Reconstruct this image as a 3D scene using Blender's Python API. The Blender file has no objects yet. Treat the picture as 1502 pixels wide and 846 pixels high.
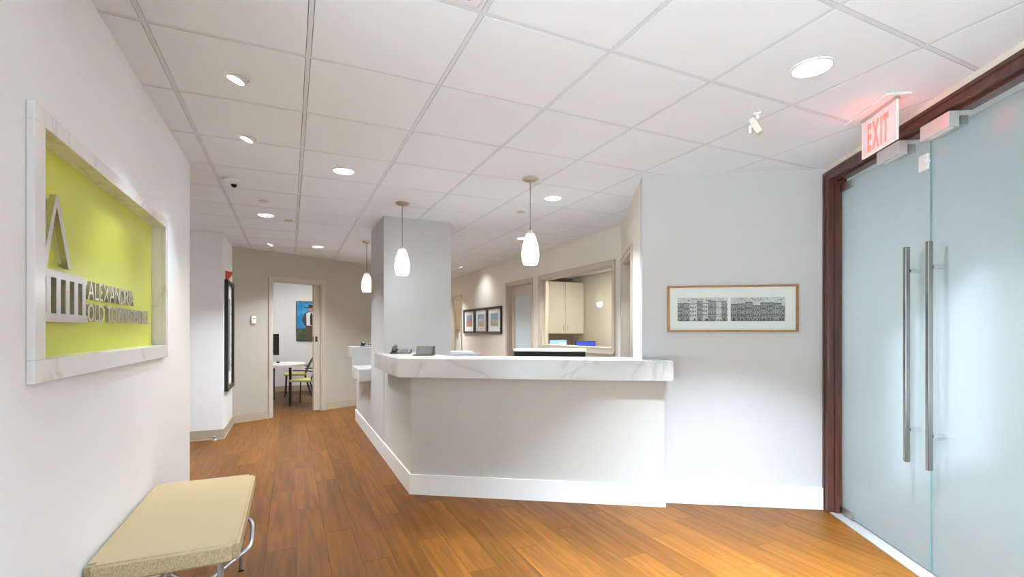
import bpy, bmesh, math, random
from mathutils import Vector, Matrix
random.seed(7)
PI = math.pi
S = bpy.context.scene
C = S.collection

# ------------------------------------------------------------------ camera, sky, sun, exposure
HC, CEIL = 1.374, 2.617
cam = bpy.data.objects.new('camera', bpy.data.cameras.new('camera'))
C.objects.link(cam)
cam.location = (0, 0, HC)
cam.rotation_euler = (PI/2, 0, math.radians(-24.8))
cam.data.sensor_width = 36; cam.data.sensor_fit = 'HORIZONTAL'
cam.data.lens = 704/1502*36
cam.data.shift_y = (484.5-423)/1502
cam.data.clip_start = 0.02
S.camera = cam
S.view_settings.view_transform = 'Standard'
S.view_settings.look = 'None'
S.view_settings.gamma = 1.0
S.view_settings.use_curve_mapping = False
S.view_settings.exposure = 0.66

CAN_W, WARM_W, PEND_E = 24.0, 25.0, 1.25
CAN_COL, WARM_COL = (0.87, 1.0, 1.18), (0.92, 1.0, 1.09)

w = bpy.data.worlds.new('sky'); S.world = w; w.use_nodes = True
bg = w.node_tree.nodes['Background']
bg.inputs[0].default_value = (0.80, 0.92, 1.0, 1); bg.inputs[1].default_value = 3.0

# rotated frame of the entrance: x along the picture wall, y away from the viewer
RA = math.radians(-32.2)
RX, RY = Vector((math.cos(RA), math.sin(RA), 0)), Vector((-math.sin(RA), math.cos(RA), 0))
CR = Vector((3.726, 2.337, 0))
def RP(x, y, z=0): return CR + RX*x + RY*y + Vector((0, 0, z))

sun = bpy.data.objects.new('sun', bpy.data.lights.new('sun', 'SUN')); C.objects.link(sun)
sd = RX*-0.60 + RY*0.70 + Vector((0, 0, -0.34))
sun.rotation_euler = sd.to_track_quat('-Z', 'Y').to_euler()
sun.data.energy = 95.0; sun.data.angle = 0.05; sun.data.color = (0.96, 1.0, 1.04)

# ------------------------------------------------------------------ materials
def mat(name, col, rough=0.5, metal=0.0, spec=0.5, emit=None, es=1.0):
    m = bpy.data.materials.new(name); m.use_nodes = True
    p = m.node_tree.nodes['Principled BSDF']
    p.inputs['Base Color'].default_value = (*col, 1)
    p.inputs['Roughness'].default_value = rough
    p.inputs['Metallic'].default_value = metal
    p.inputs['Specular IOR Level'].default_value = spec
    if emit:
        p.inputs['Emission Color'].default_value = (*emit, 1)
        p.inputs['Emission Strength'].default_value = es
    return m
def nodes(m): return m.node_tree.nodes, m.node_tree.links, m.node_tree.nodes['Principled BSDF']
def noisy(m, c1, c2, scale, stretch=(1, 1, 1), detail=4, bump=0.0, lo=0.35, hi=0.65, rnd=0.0, dist=0.0):
    N, L, p = nodes(m)
    tc = N.new('ShaderNodeTexCoord'); mp = N.new('ShaderNodeMapping'); mp.inputs['Scale'].default_value = stretch
    L.new(tc.outputs['Object'], mp.inputs[0])
    n = N.new('ShaderNodeTexNoise'); n.inputs['Scale'].default_value = scale; n.inputs['Detail'].default_value = detail
    n.inputs['Distortion'].default_value = dist
    L.new(mp.outputs[0], n.inputs[0])
    r = N.new('ShaderNodeValToRGB')
    r.color_ramp.elements[0].position = lo; r.color_ramp.elements[0].color = (*c1, 1)
    r.color_ramp.elements[1].position = hi; r.color_ramp.elements[1].color = (*c2, 1)
    L.new(n.outputs['Fac'], r.inputs[0])
    out = r.outputs[0]
    if rnd:
        oi = N.new('ShaderNodeObjectInfo')
        ad = N.new('ShaderNodeVectorMath'); ad.operation = 'ADD'
        cb = N.new('ShaderNodeCombineXYZ'); mu = N.new('ShaderNodeMath'); mu.operation = 'MULTIPLY'; mu.inputs[1].default_value = 37
        L.new(oi.outputs['Random'], mu.inputs[0])
        for k in range(3): L.new(mu.outputs[0], cb.inputs[k])
        L.new(mp.outputs[0], ad.inputs[0]); L.new(cb.outputs[0], ad.inputs[1]); L.new(ad.outputs[0], n.inputs[0])
        hs = N.new('ShaderNodeHueSaturation')
        mr = N.new('ShaderNodeMapRange'); mr.inputs['To Min'].default_value = 1-rnd; mr.inputs['To Max'].default_value = 1+rnd
        L.new(oi.outputs['Random'], mr.inputs[0]); L.new(mr.outputs[0], hs.inputs['Value']); L.new(out, hs.inputs['Color'])
        out = hs.outputs[0]
    L.new(out, p.inputs['Base Color'])
    if bump:
        b = N.new('ShaderNodeBump'); b.inputs['Strength'].default_value = bump; b.inputs['Distance'].default_value = 0.002
        L.new(n.outputs['Fac'], b.inputs['Height']); L.new(b.outputs[0], p.inputs['Normal'])
    return m
def paint(name, col, rough=0.55):
    return noisy(mat(name, col, rough, spec=0.25), tuple(c*0.99 for c in col), tuple(min(1, c*1.01) for c in col), 220, bump=0.06)

M = {}
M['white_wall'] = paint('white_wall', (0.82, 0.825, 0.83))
M['dimmed_white_wall'] = paint('dimmed_white_wall', (0.54, 0.54, 0.53))  # white paint darkened to hold down the daylight on the picture wall
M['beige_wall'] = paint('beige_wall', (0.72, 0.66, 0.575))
M['dimmed_beige_wall'] = paint('dimmed_beige_wall', (0.455, 0.415, 0.355))  # the beige paint darkened to offset strong lamp light on the slanted wall
M['greige'] = paint('greige', (0.545, 0.54, 0.50))
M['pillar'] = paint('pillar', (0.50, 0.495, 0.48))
M['cream_strip'] = paint('cream_strip', (0.72, 0.66, 0.56))
M['white_trim'] = mat('white_trim', (0.80, 0.80, 0.79), 0.35)
M['tan_trim'] = mat('tan_trim', (0.43, 0.36, 0.26), 0.45)
M['casing'] = mat('casing', (0.52, 0.45, 0.36), 0.4)
M['leaf'] = mat('leaf', (0.50, 0.425, 0.345), 0.4)
M['tile'] = noisy(mat('tile', (0.8,)*3, 0.9, spec=0.1), (0.82, 0.865, 0.915), (0.84, 0.885, 0.935), 400, bump=0.15)
M['grid'] = mat('grid', (0.70, 0.735, 0.77), 0.5)
M['dark_gap'] = mat('dark_gap', (0.10, 0.095, 0.09), 0.9)
M['grille'] = noisy(mat('grille', (0.4,)*3, 0.7), (0.36, 0.345, 0.33), (0.42, 0.41, 0.39), 90)
M['plank'] = noisy(mat('plank', (0.4, 0.2, 0.07), 0.40, spec=0.16), (0.096, 0.036, 0.0042), (0.188, 0.071, 0.009), 3.2, (9, 0.55, 1), 7, 0.05, 0.32, 0.70, rnd=0.20, dist=0.6)
M['subfloor'] = mat('subfloor', (0.12, 0.055, 0.02), 0.8)
M['marble'] = mat('marble', (0.82,)*3, 0.22)
def marble(m):
    N, L, p = nodes(m)
    tc = N.new('ShaderNodeTexCoord'); mp = N.new('ShaderNodeMapping'); mp.inputs['Rotation'].default_value = (0.5, 0.6, 0.7)
    L.new(tc.outputs['Object'], mp.inputs[0])
    n = N.new('ShaderNodeTexNoise'); n.inputs['Scale'].default_value = 1.5; n.inputs['Detail'].default_value = 4; n.inputs['Distortion'].default_value = 0.7
    L.new(mp.outputs[0], n.inputs[0])
    r = N.new('ShaderNodeValToRGB'); e = r.color_ramp.elements
    e[0].position = 0.455; e[0].color = (0.53, 0.525, 0.515, 1)
    e[1].position = 0.535; e[1].color = (0.55, 0.545, 0.535, 1)
    k = e.new(0.497); k.color = (0.44, 0.42, 0.39, 1)
    k = e.new(0.486); k.color = (0.515, 0.505, 0.49, 1)
    k = e.new(0.508); k.color = (0.515, 0.505, 0.49, 1)
    L.new(n.outputs['Fac'], r.inputs[0]); L.new(r.outputs[0], p.inputs['Base Color'])
marble(M['marble'])
M['lightened_marble'] = M['marble'].copy()  # marble copy lightened to make up for weak light on the sign frame
for e_ in [n for n in M['lightened_marble'].node_tree.nodes if n.type == 'VALTORGB'][0].color_ramp.elements: e_.color = [min(0.86, c*1.5) for c in e_.color[:3]]+[1]
M['steel'] = mat('steel', (0.62, 0.61, 0.60), 0.28, 1.0)
M['brushed'] = noisy(mat('brushed', (0.6,)*3, 0.36, 1.0), (0.56, 0.54, 0.51), (0.66, 0.64, 0.61), 60, (1, 1, 12))
M['handle_steel'] = mat('handle_steel', (0.33, 0.315, 0.30), 0.2, 1.0)
M['satin'] = mat('satin', (0.75, 0.75, 0.75), 0.55, 0.6)
M['nickel'] = mat('nickel', (0.52, 0.47, 0.40), 0.3, 1.0)
M['chrome'] = mat('chrome', (0.85, 0.85, 0.85), 0.12, 1.0)
M['green'] = mat('green', (0.62, 0.66, 0.075), 0.28, spec=0.5)
M['mahogany'] = noisy(mat('mahogany', (0.1, 0.03, 0.02), 0.3), (0.060, 0.021, 0.015), (0.105, 0.036, 0.026), 14, (3, 3, 0.25), 5)
M['fabric'] = noisy(mat('fabric', (0.6, 0.5, 0.3), 0.85, spec=0.2), (0.47, 0.375, 0.225), (0.50, 0.405, 0.25), 260, (1, 1, 1), 3, 0.2, 0.4, 0.6)
M['fabric_side'] = noisy(mat('fabric_side', (0.6, 0.5, 0.3), 0.9, spec=0.2), (0.40, 0.32, 0.18), (0.54, 0.44, 0.26), 210, (1, 1, 0.45), 4, 0.6, 0.4, 0.6)
M['tube'] = mat('tube', (0.50, 0.53, 0.56), 0.3, 0.85)
M['oak'] = noisy(mat('oak', (0.35, 0.16, 0.05), 0.4), (0.30, 0.13, 0.038), (0.42, 0.20, 0.068), 20, (8, 1, 1))
M['mat_board'] = mat('mat_board', (0.80, 0.79, 0.75), 0.8)
M['black'] = mat('black', (0.012, 0.012, 0.013), 0.35)
M['gloss_black'] = mat('gloss_black', (0.006, 0.007, 0.008), 0.06)
M['dark_grey'] = mat('dark_grey', (0.10, 0.095, 0.09), 0.35)
M['silver'] = mat('silver', (0.55, 0.55, 0.55), 0.25, 0.8)
M['alum'] = mat('alum', (0.66, 0.65, 0.63), 0.36, 0.45)
M['threshold'] = mat('threshold', (0.36, 0.355, 0.345), 0.45, 0.3)
M['white_plastic'] = mat('white_plastic', (0.80, 0.80, 0.79), 0.4)
M['ivory'] = mat('ivory', (0.70, 0.64, 0.53), 0.5)
M['red'] = mat('red', (0.55, 0.06, 0.03), 0.4)
M['exit_red'] = mat('exit_red', (0.9, 0.05, 0.04), 0.4, emit=(1.0, 0.10, 0.08), es=1.6)
M['lens'] = mat('lens', (0.9,)*3, 0.4, emit=(1.0, 0.96, 0.90), es=9.0)
M['cabinet'] = mat('cabinet', (0.74, 0.69, 0.61), 0.4)
M['brown'] = mat('brown', (0.27, 0.17, 0.075), 0.5)
M['olive'] = mat('olive', (0.42, 0.36, 0.20), 0.6)
M['seat_green'] = mat('seat_green', (0.55, 0.53, 0.16), 0.7)
M['screen_blue'] = mat('screen_blue', (0.02, 0.03, 0.2), 0.2, emit=(0.03, 0.05, 0.42), es=1.0)
M['screen_light'] = mat('screen_light', (0.1, 0.2, 0.5), 0.2, emit=(0.25, 0.42, 0.95), es=1.0)
M['screen_photo'] = mat('screen_photo', (0.5, 0.5, 0.6), 0.2, emit=(0.62, 0.60, 0.66), es=1.0)
M['tray'] = mat('tray', (0.72, 0.76, 0.82), 0.4)
M['taupe'] = mat('taupe', (0.42, 0.34, 0.28), 0.6)
M['pavement'] = noisy(mat('pavement', (0.7,)*3, 0.9), (0.61, 0.67, 0.73), (0.66, 0.71, 0.77), 3)  # pale and bluish so the added ground bounces cool light indoors
M['tint'] = None
M['outside'] = mat('outside', (0.62, 0.65, 0.66), 0.8)
M['outfloor'] = mat('outfloor', (0.55, 0.56, 0.55), 0.7)
# opal lamp shade: brighter low down, where the bulb is
m = M['opal'] = mat('opal', (0.85, 0.80, 0.76), 0.25)
N, L, p = nodes(m)
tc = N.new('ShaderNodeTexCoord'); sx = N.new('ShaderNodeSeparateXYZ'); L.new(tc.outputs['Object'], sx.inputs[0])
mr = N.new('ShaderNodeMapRange'); mr.inputs['From Min'].default_value = -0.455; mr.inputs['From Max'].default_value = -0.57
mr.inputs['To Min'].default_value = 0.25; mr.inputs['To Max'].default_value = 1.0
L.new(sx.outputs[2], mr.inputs[0])
mm = N.new('ShaderNodeMath'); mm.operation = 'MULTIPLY'; mm.inputs[1].default_value = PEND_E
L.new(mr.outputs[0], mm.inputs[0]); L.new(mm.outputs[0], p.inputs['Emission Strength'])
p.inputs['Emission Color'].default_value = (1.0, 0.83, 0.66, 1)
# frosted door glass: diffuses daylight, keeps a soft sheen
def glass_mat(name, frosted, tint=(0.96, 0.98, 0.97)):
    m = bpy.data.materials.new(name); m.use_nodes = True
    N, L = m.node_tree.nodes, m.node_tree.links
    N.remove(N['Principled BSDF']); out = N['Material Output']
    gl = N.new('ShaderNodeBsdfGlossy'); gl.inputs['Roughness'].default_value = 0.04 if not frosted else 0.10
    fr = N.new('ShaderNodeFresnel'); fr.inputs[0].default_value = 1.45
    ge = N.new('ShaderNodeNewGeometry'); fs = N.new('ShaderNodeMath'); fs.operation = 'MULTIPLY_ADD'; fs.inputs[1].default_value = -1; fs.inputs[2].default_value = 1
    L.new(ge.outputs['Backfacing'], fs.inputs[0]); fm_ = N.new('ShaderNodeMath'); fm_.operation = 'MULTIPLY'
    L.new(fr.outputs[0], fm_.inputs[0]); L.new(fs.outputs[0], fm_.inputs[1])
    mx = N.new('ShaderNodeMixShader')
    if frosted:
        t = N.new('ShaderNodeBsdfTranslucent'); t.inputs[0].default_value = (0.76, 0.80, 0.805, 1)
        d = N.new('ShaderNodeBsdfDiffuse'); d.inputs[0].default_value = (0.64, 0.68, 0.67, 1)
        a = N.new('ShaderNodeMixShader'); a.inputs[0].default_value = 0.14
        L.new(t.outputs[0], a.inputs[1]); L.new(d.outputs[0], a.inputs[2])
        rf = N.new('ShaderNodeBsdfRefraction'); rf.inputs['Roughness'].default_value = 0.22; rf.inputs['IOR'].default_value = 1.05
        rf.inputs[0].default_value = (0.84, 0.90, 0.91, 1)
        b = N.new('ShaderNodeMixShader'); b.inputs[0].default_value = 0.32
        L.new(a.outputs[0], b.inputs[1]); L.new(rf.outputs[0], b.inputs[2]); base = b.outputs[0]
    else:
        t = N.new('ShaderNodeBsdfTransparent'); t.inputs[0].default_value = (*tint, 1); base = t.outputs[0]
    L.new(fm_.outputs[0], mx.inputs[0]); L.new(base, mx.inputs[1]); L.new(gl.outputs[0], mx.inputs[2])
    L.new(mx.outputs[0], out.inputs[0])
    return m
M['frosted'] = glass_mat('frosted', True)
M['clear'] = glass_mat('clear', False)
M['tint'] = glass_mat('tint', False, (0.12, 0.138, 0.152))
M['glass_edge'] = mat('glass_edge', (0.12, 0.40, 0.42), 0.1)
M['smoke_glass'] = mat('smoke_glass', (0.55, 0.62, 0.64), 0.25)

# ------------------------------------------------------------------ mesh helpers
class MB:
    def __init__(s): s.bm = bmesh.new()
    def box(s, x0, x1, y0, y1, z0, z1, bev=0.0, seg=2):
        r = bmesh.ops.create_cube(s.bm, size=1)
        vs = r['verts']
        bmesh.ops.scale(s.bm, vec=(abs(x1-x0), abs(y1-y0), abs(z1-z0)), verts=vs)
        bmesh.ops.translate(s.bm, vec=((x0+x1)/2, (y0+y1)/2, (z0+z1)/2), verts=vs)
        if bev:
            es = list({e for v in vs for e in v.link_edges})
            bmesh.ops.bevel(s.bm, geom=es, offset=bev, segments=seg, affect='EDGES', profile=0.5)
        return s
    def prism(s, poly, z0, z1):
        vb = [s.bm.verts.new((x, y, z0)) for x, y in poly]
        vt = [s.bm.verts.new((x, y, z1)) for x, y in poly]
        n = len(poly)
        s.bm.faces.new(vb[::-1]); s.bm.faces.new(vt)
        for i in range(n): s.bm.faces.new((vb[i], vb[(i+1) % n], vt[(i+1) % n], vt[i]))
        return s
    def loft(s, rings, cap=True, closed=False):
        rs = [[s.bm.verts.new(p) for p in r] for r in rings]
        n = len(rs[0])
        for a, b in zip(rs, rs[1:] + ([rs[0]] if closed else [])):
            for i in range(n): s.bm.faces.new((a[i], a[(i+1) % n], b[(i+1) % n], b[i]))
        if cap and not closed: s.bm.faces.new(rs[0][::-1]); s.bm.faces.new(rs[-1])
        return s
    def tube(s, pts, r, n=10):
        pts = [Vector(p) for p in pts]; rings = []; up = None
        for i, p in enumerate(pts):
            t = (pts[min(i+1, len(pts)-1)] - pts[max(i-1, 0)]).normalized()
            if up is None:
                up = Vector((0, 0, 1)) if abs(t.z) < 0.9 else Vector((1, 0, 0))
            a = t.cross(up).normalized(); b = a.cross(t).normalized(); up = b
            rr = r[i] if isinstance(r, (list, tuple)) else r
            rings.append([p + a*rr*math.cos(2*PI*k/n) + b*rr*math.sin(2*PI*k/n) for k in range(n)])
        return s.loft(rings)
    def lathe(s, prof, n=28, c=(0, 0, 0), cap=True):
        rings = [[(c[0]+r*math.cos(2*PI*k/n), c[1]+r*math.sin(2*PI*k/n), c[2]+z) for k in range(n)] for r, z in prof]
        return s.loft(rings, cap)
    def ring(s, prof, n=28, c=(0, 0, 0)):       # closed profile swept round z
        rings = [[(c[0]+r*math.cos(2*PI*k/n), c[1]+r*math.sin(2*PI*k/n), c[2]+z) for r, z in prof] for k in range(n)]
        return s.loft(rings, closed=True)
    def xf(s, mtx, start=0):
        s.bm.verts.ensure_lookup_table()
        bmesh.ops.transform(s.bm, matrix=mtx, verts=s.bm.verts[start:]); return s
    def count(s): return len(s.bm.verts)
    def build(s, name, m, parent=None, smooth=False):
        bmesh.ops.recalc_face_normals(s.bm, faces=s.bm.faces[:])
        me = bpy.data.meshes.new(name); s.bm.to_mesh(me); s.bm.free()
        return mk(name, me, m, parent, smooth)
def mk(name, me, m, parent=None, smooth=False):
    if m is not None and not me.materials: me.materials.append(m)
    if smooth:
        me.shade_smooth()
        try: me.set_sharp_from_angle(angle=math.radians(35))
        except Exception: pass
    o = bpy.data.objects.new(name, me); C.objects.link(o)
    if parent: o.parent = parent
    return o
def struct(o, label=None):
    o['kind'] = 'structure'
    if label: o['label'] = label
    return o
def thing(name, label, cat, loc=(0, 0, 0), rz=0.0, group=None, kind=None):
    o = bpy.data.objects.new(name, None); C.objects.link(o); o.empty_display_size = 0.1
    o.location = loc; o.rotation_euler = (0, 0, rz)
    return tag(o, label, cat, group, kind)
def tag(o, label, cat=None, group=None, kind=None):
    if label: o['label'] = label
    if cat: o['category'] = cat
    if group: o['group'] = group
    if kind: o['kind'] = kind
    return o
def place(o, loc, rz): o.location = loc; o.rotation_euler = (0, 0, rz); return o
def rstruct(o, label=None): place(o, CR, RA); return struct(o, label)
def B(name, m, parent, x0, x1, y0, y1, z0, z1, bev=0.0):
    return MB().box(x0, x1, y0, y1, z0, z1, bev).build(name, m, parent)
def lamp(kind, name, parent, loc, energy, col, size=0.14, rot=(0, 0, 0), **kw):
    d = bpy.data.lights.new(name, kind); d.energy = energy; d.color = col
    if kind == 'AREA': d.shape = 'DISK'; d.size = size
    else: d.shadow_soft_size = size
    for k, v in kw.items(): setattr(d, k, v)
    o = bpy.data.objects.new(name, d); C.objects.link(o); o.parent = parent; o.location = loc; o.rotation_euler = rot
    return o
def letters(text, m, parent, width, height, depth, mtx, gap=0.10, space=0.30, name='letter', offset=0.0, thin=None):
    cache = {}; x = 0.0; seq = []
    dg = bpy.context.evaluated_depsgraph_get
    for ch in text:
        if ch == ' ': x += space; continue
        if ch not in cache:
            cu = bpy.data.curves.new('t', 'FONT'); cu.body = ch; cu.size = 1; cu.extrude = 0.5; cu.resolution_u = 3; cu.offset = offset
            to = bpy.data.objects.new('t', cu); C.objects.link(to)
            bpy.context.view_layer.update()
            me = bpy.data.meshes.new_from_object(to.evaluated_get(dg()))
            xs = [v.co.x for v in me.vertices]; ys = [v.co.y for v in me.vertices]
            bpy.data.objects.remove(to); bpy.data.curves.remove(cu)
            cache[ch] = (me, min(xs), max(xs), min(ys), max(ys))
        me, a, b, c, d = cache[ch]
        seq.append((ch, x-a)); x += (b-a)+gap
    tot = x-gap; cap = max(v[4] for k, v in cache.items() if k not in 'OQCGS') if any(k not in 'OQCGS' for k in cache) else 0.7
    sx, sy = width/tot, height/cap
    done = {}
    for ch, ox in seq:
        if ch not in done:
            me = cache[ch][0]; me.name = name
            me.transform(Matrix.Diagonal((sx, sy, depth, 1)))
            me.transform(mtx.to_3x3().to_4x4()); done[ch] = me
        o = mk(name, done[ch], m, parent)
        o.location = mtx @ Vector((ox*sx, 0, 0))

# ------------------------------------------------------------------ large structure
def clip_poly(poly, x0, x1, y0, y1):
    def cl(ps, ax, v, keep_less):
        out = []
        for i in range(len(ps)):
            a, b = ps[i-1], ps[i]
            ia = a[ax] <= v if keep_less else a[ax] >= v
            ib = b[ax] <= v if keep_less else b[ax] >= v
            if ia != ib:
                t = (v-a[ax])/(b[ax]-a[ax]); out.append((a[0]+(b[0]-a[0])*t, a[1]+(b[1]-a[1])*t))
            if ib: out.append(b)
        return out
    for ax, v, k in ((0, x1, True), (0, x0, False), (1, y1, True), (1, y0, False)):
        if len(poly) < 3: return []
        poly = cl(poly, ax, v, k)
    return poly
def area(p): return abs(sum(p[i-1][0]*p[i][1]-p[i][0]*p[i-1][1] for i in range(len(p))))/2
def clean(p):
    q = []
    for v in p:
        if not q or (abs(v[0]-q[-1][0])+abs(v[1]-q[-1][1])) > 1e-4: q.append(v)
    if len(q) > 1 and (abs(q[0][0]-q[-1][0])+abs(q[0][1]-q[-1][1])) < 1e-4: q.pop()
    return q
ROOM = [(-0.68, -2.9), (-0.68, 4.257), (-2.0, 4.257), (-2.0, 7.06), (-0.775, 7.06), (-0.775, 8.14), (2.0, 9.70), (2.0, 13.5),
        (3.53, 13.5), (3.53, 4.55), (2.57, 3.065), (3.726, 2.337), (2.31, 0.09), (2.31, -2.9)]
UL, VL, T = 0.0745, 1.754, 0.6096     # grid lines

SLAB = [(-2.15, -3.1), (2.43, -3.1), (2.43, 0.05), (3.83, 2.27), (5.45, 4.2), (5.45, 13.62), (-2.15, 13.62)]
floor = struct(MB().prism(SLAB, -0.10, -0.010).build('floor', M['subfloor']), 'warm brown wood plank floor')
FLOOR_POLY = [(-0.74, -2.9), (-0.74, 4.3), (-2.05, 4.3), (-2.05, 7.1), (-0.83, 7.1), (-0.83, 8.2), (-1.3, 8.2), (-1.3, 11.95), (2.05, 11.95), (2.05, 13.5),
              (3.60, 13.5), (3.60, 4.6), (2.66, 3.1), (3.83, 2.36), (2.36, 0.03), (2.36, -2.9)]
PWID, PLEN = 0.178, 1.22
planks, full = [], None
i = 0; x = -2.1
while x < 3.7:
    off = (i*0.437 % 1.0)*PLEN
    y = -3.0-off
    while y < 13.5:
        cp = clean(clip_poly(FLOOR_POLY, x+0.0008, x+PWID-0.0008, y+0.0008, y+PLEN-0.0008))
        if len(cp) > 2 and area(cp) > 0.002: planks.append((x, y, cp))
        y += PLEN
    x += PWID; i += 1
def pl_key(q):
    cx, cy = q[0]+PWID/2, q[1]+PLEN/2
    d = math.sin(math.radians(24.8))*cx+math.cos(math.radians(24.8))*cy
    return d if d > 0.2 else 50
planks.sort(key=pl_key)
rest = MB()
for k, (x, y, cp) in enumerate(planks):
    if k < 290 and pl_key((x, y)) < 40:
        if abs(area(cp)-(PWID-0.0016)*(PLEN-0.0016)) < 1e-5:
            if full is None:
                full = MB().box(0.0008, PWID-0.0008, 0.0008, PLEN-0.0008, -0.0095, 0)
                bmesh.ops.recalc_face_normals(full.bm, faces=full.bm.faces[:])
                me = bpy.data.meshes.new('plank'); full.bm.to_mesh(me); full.bm.free(); full = me
            o = mk('plank', full, M['plank'], floor); o.location = (x, y, 0)
        else:
            o = MB().prism([(a-x, b-y) for a, b in cp], -0.0095, 0).build('plank', M['plank'], floor); o.location = (x, y, 0)
    else: rest.prism(cp, -0.0095, 0)
o = rest.build('far_planks', M['plank'], floor); o['kind'] = 'stuff'

ceil = struct(MB().prism(SLAB, CEIL+0.03, CEIL+0.15).build('ceiling', M['dark_gap']), 'suspended ceiling of square white tiles in a grid')
bars = MB()
ftile = None; G = 0.0120
for a in range(-5, 8):
    for b in range(-9, 21):
        x, y = UL+a*T, VL+b*T
        cp = clean(clip_poly(ROOM, x+G, x+T-G, y+G, y+T-G))
        if len(cp) < 3 or area(cp) < 0.004: continue
        grey = (a == -2 and b == 7)
        if abs(area(cp)-(T-2*G)**2) < 1e-5:
            if ftile is None:
                t = MB().box(G, T-G, G, T-G, -0.003, 0.016)
                bmesh.ops.recalc_face_normals(t.bm, faces=t.bm.faces[:])
                ftile = bpy.data.meshes.new('ceiling_tile'); t.bm.to_mesh(ftile); t.bm.free()
            o = mk('ceiling_tile', ftile, M['tile'], ceil)
        else:
            o = MB().prism([(u-x, v-y) for u, v in cp], -0.003, 0.016).build('ceiling_tile', M['grille'] if grey else M['tile'], ceil)
        o.location = (x, y, CEIL)
for a in range(-5, 8):
    x = UL+a*T
    cp = clean(clip_poly(ROOM, x-0.0095, x+0.0095, -2.9, 13.5))
    if len(cp) > 2:
        ys = [p[1] for p in cp]
        B('grid_bar', M['grid'], ceil, x-0.0095, x+0.0095, min(ys), max(ys), CEIL-0.002, CEIL+0.02)
for b in range(-8, 21):
    y = VL+b*T
    cp = clean(clip_poly(ROOM, -2.1, 3.8, y-0.0095, y+0.0095))
    if len(cp) > 2:
        xs = [p[0] for p in cp]
        B('grid_bar', M['grid'], ceil, min(xs), max(xs), y-0.0095, y+0.0095, CEIL-0.0018, CEIL+0.019)

ZT = CEIL+0.03
# left wall with the sign niche and, behind the viewer, an unseen window added for daylight
mb = MB()
U0, U1 = -0.82, -0.68
WV0, WV1, WZ0, WZ1 = -2.7, 1.05, 0.25, 2.45
NV0, NV1, NZ0, NZ1 = 1.84, 3.425, 1.235, 2.01
mb.box(U0, U1, -3.1, WV0, 0, ZT).box(U0, U1, WV0, WV1, 0, WZ0).box(U0, U1, WV0, WV1, WZ1, ZT).box(U0, U1, WV1, NV0, 0, ZT)
mb.box(U0, U1, NV0, NV1, 0, NZ0).box(U0, U1, NV0, NV1, NZ1, ZT).box(U0, -0.735, NV0, NV1, NZ0, NZ1).box(U0, U1, NV1, 4.257, 0, ZT)
struct(mb.build('wall_left', M['white_wall']), 'white wall with a recessed sign')
wd = MB()
for v in (WV0, -1.45, -0.2, WV1): wd.box(-0.78, -0.72, v-0.03 if v > WV0 else v, v+0.03 if v < WV1 else v, WZ0, WZ1)
wd.box(-0.78, -0.72, WV0, WV1, WZ0, WZ0+0.05).box(-0.78, -0.72, WV0, WV1, WZ1-0.05, WZ1)
win1 = struct(wd.build('window_added', M['alum']), 'unseen wide window added to let daylight into the room')  # out of view, added as a source of daylight
B('pane', M['clear'], win1, -0.752, -0.748, WV0+0.03, WV1-0.03, WZ0+0.05, WZ1-0.05)
struct(MB().box(-14, -0.83, -9, 4.10, -0.16, -0.10).build('bounce_ground', M['pavement']), 'unseen pale ground added to bounce daylight up to the ceiling')  # unseen ground added to bounce sunlight onto the ceiling
struct(MB().box(-2.1, -0.82, 4.137, 4.257, 0, ZT).build('wall_left_return', M['white_wall']))
struct(MB().box(-2.12, -2.0, 4.257, 7.06, 0, ZT).build('wall_passage', M['white_wall']))
struct(MB().box(-2.12, -0.775, 7.06, 7.18, 0, ZT).box(-0.895, -0.775, 7.18, 8.2, 0, ZT).build('wall_projecting', M['white_wall']), 'white wall corner that juts into the hall')
struct(MB().box(-0.68, 2.31, -3.1, -2.95, 0, ZT).build('wall_rear', M['white_wall']))
struct(MB().box(2.31, 2.43, -3.1, 0.03, 0, ZT).build('wall_lobby', M['white_wall']))
B1 = struct(MB().box(-0.68, -0.666, WV1, 4.257, 0, 0.11).build('baseboard_left', M['white_trim']))

# slanted wall with the pocket door
DA = math.atan2(0.489, 0.872); DO = Vector((-0.78, 8.14, 0))
def dstruct(o, label=None): place(o, DO, DA); return struct(o, label)
DX0, DX1, DZ = 0.60, 1.455, 2.165
DL = 3.185
dstruct(MB().box(0, DX0, 0, 0.12, 0, ZT).box(DX0, DX1, 0, 0.12, DZ, ZT).box(DX1, DL, 0, 0.035, 0, ZT).box(DX1, DL, 0.085, 0.12, 0, ZT).build('wall_slanted', M['dimmed_beige_wall']), 'cream wall with an open pocket door')
def casing(name, x0, x1, zt, wv=0.06, th=0.016, y=0.0, depth=0.12, both=False):
    mb = MB()
    mb.box(x0-wv, x0, y-th, y, 0, zt+wv, 0.004).box(x1, x1+wv, y-th, y, 0, zt+wv, 0.004).box(x0, x1, y-th, y, zt, zt+wv, 0.004)
    mb.box(x0-wv, x0-wv+0.018, y-th-0.007, y-th, 0, zt+wv).box(x1+wv-0.018, x1+wv, y-th-0.007, y-th, 0, zt+wv).box(x0-wv+0.018, x1+wv-0.018, y-th-0.007, y-th, zt+wv-0.018, zt+wv)
    mb.box(x0, x0+0.016, y, y+depth, 0, zt).box(x1-0.012, x1, y, y+0.034, 0, zt).box(x0, x1, y, y+depth, zt-0.016, zt)
    return mb.build(name, M['casing'])
dstruct(casing('trim_1', DX0, DX1, DZ), 'tan casing round the pocket doorway')
d5 = dstruct(MB().box(1.335, 2.2, 0.04, 0.08, 0.01, DZ-0.018).build('door_1', M['casing']), 'tan pocket door slid mostly into its wall')
B('flush_pull', M['black'], d5, 1.333, 1.337, 0.048, 0.072, 1.18, 1.27)
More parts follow.
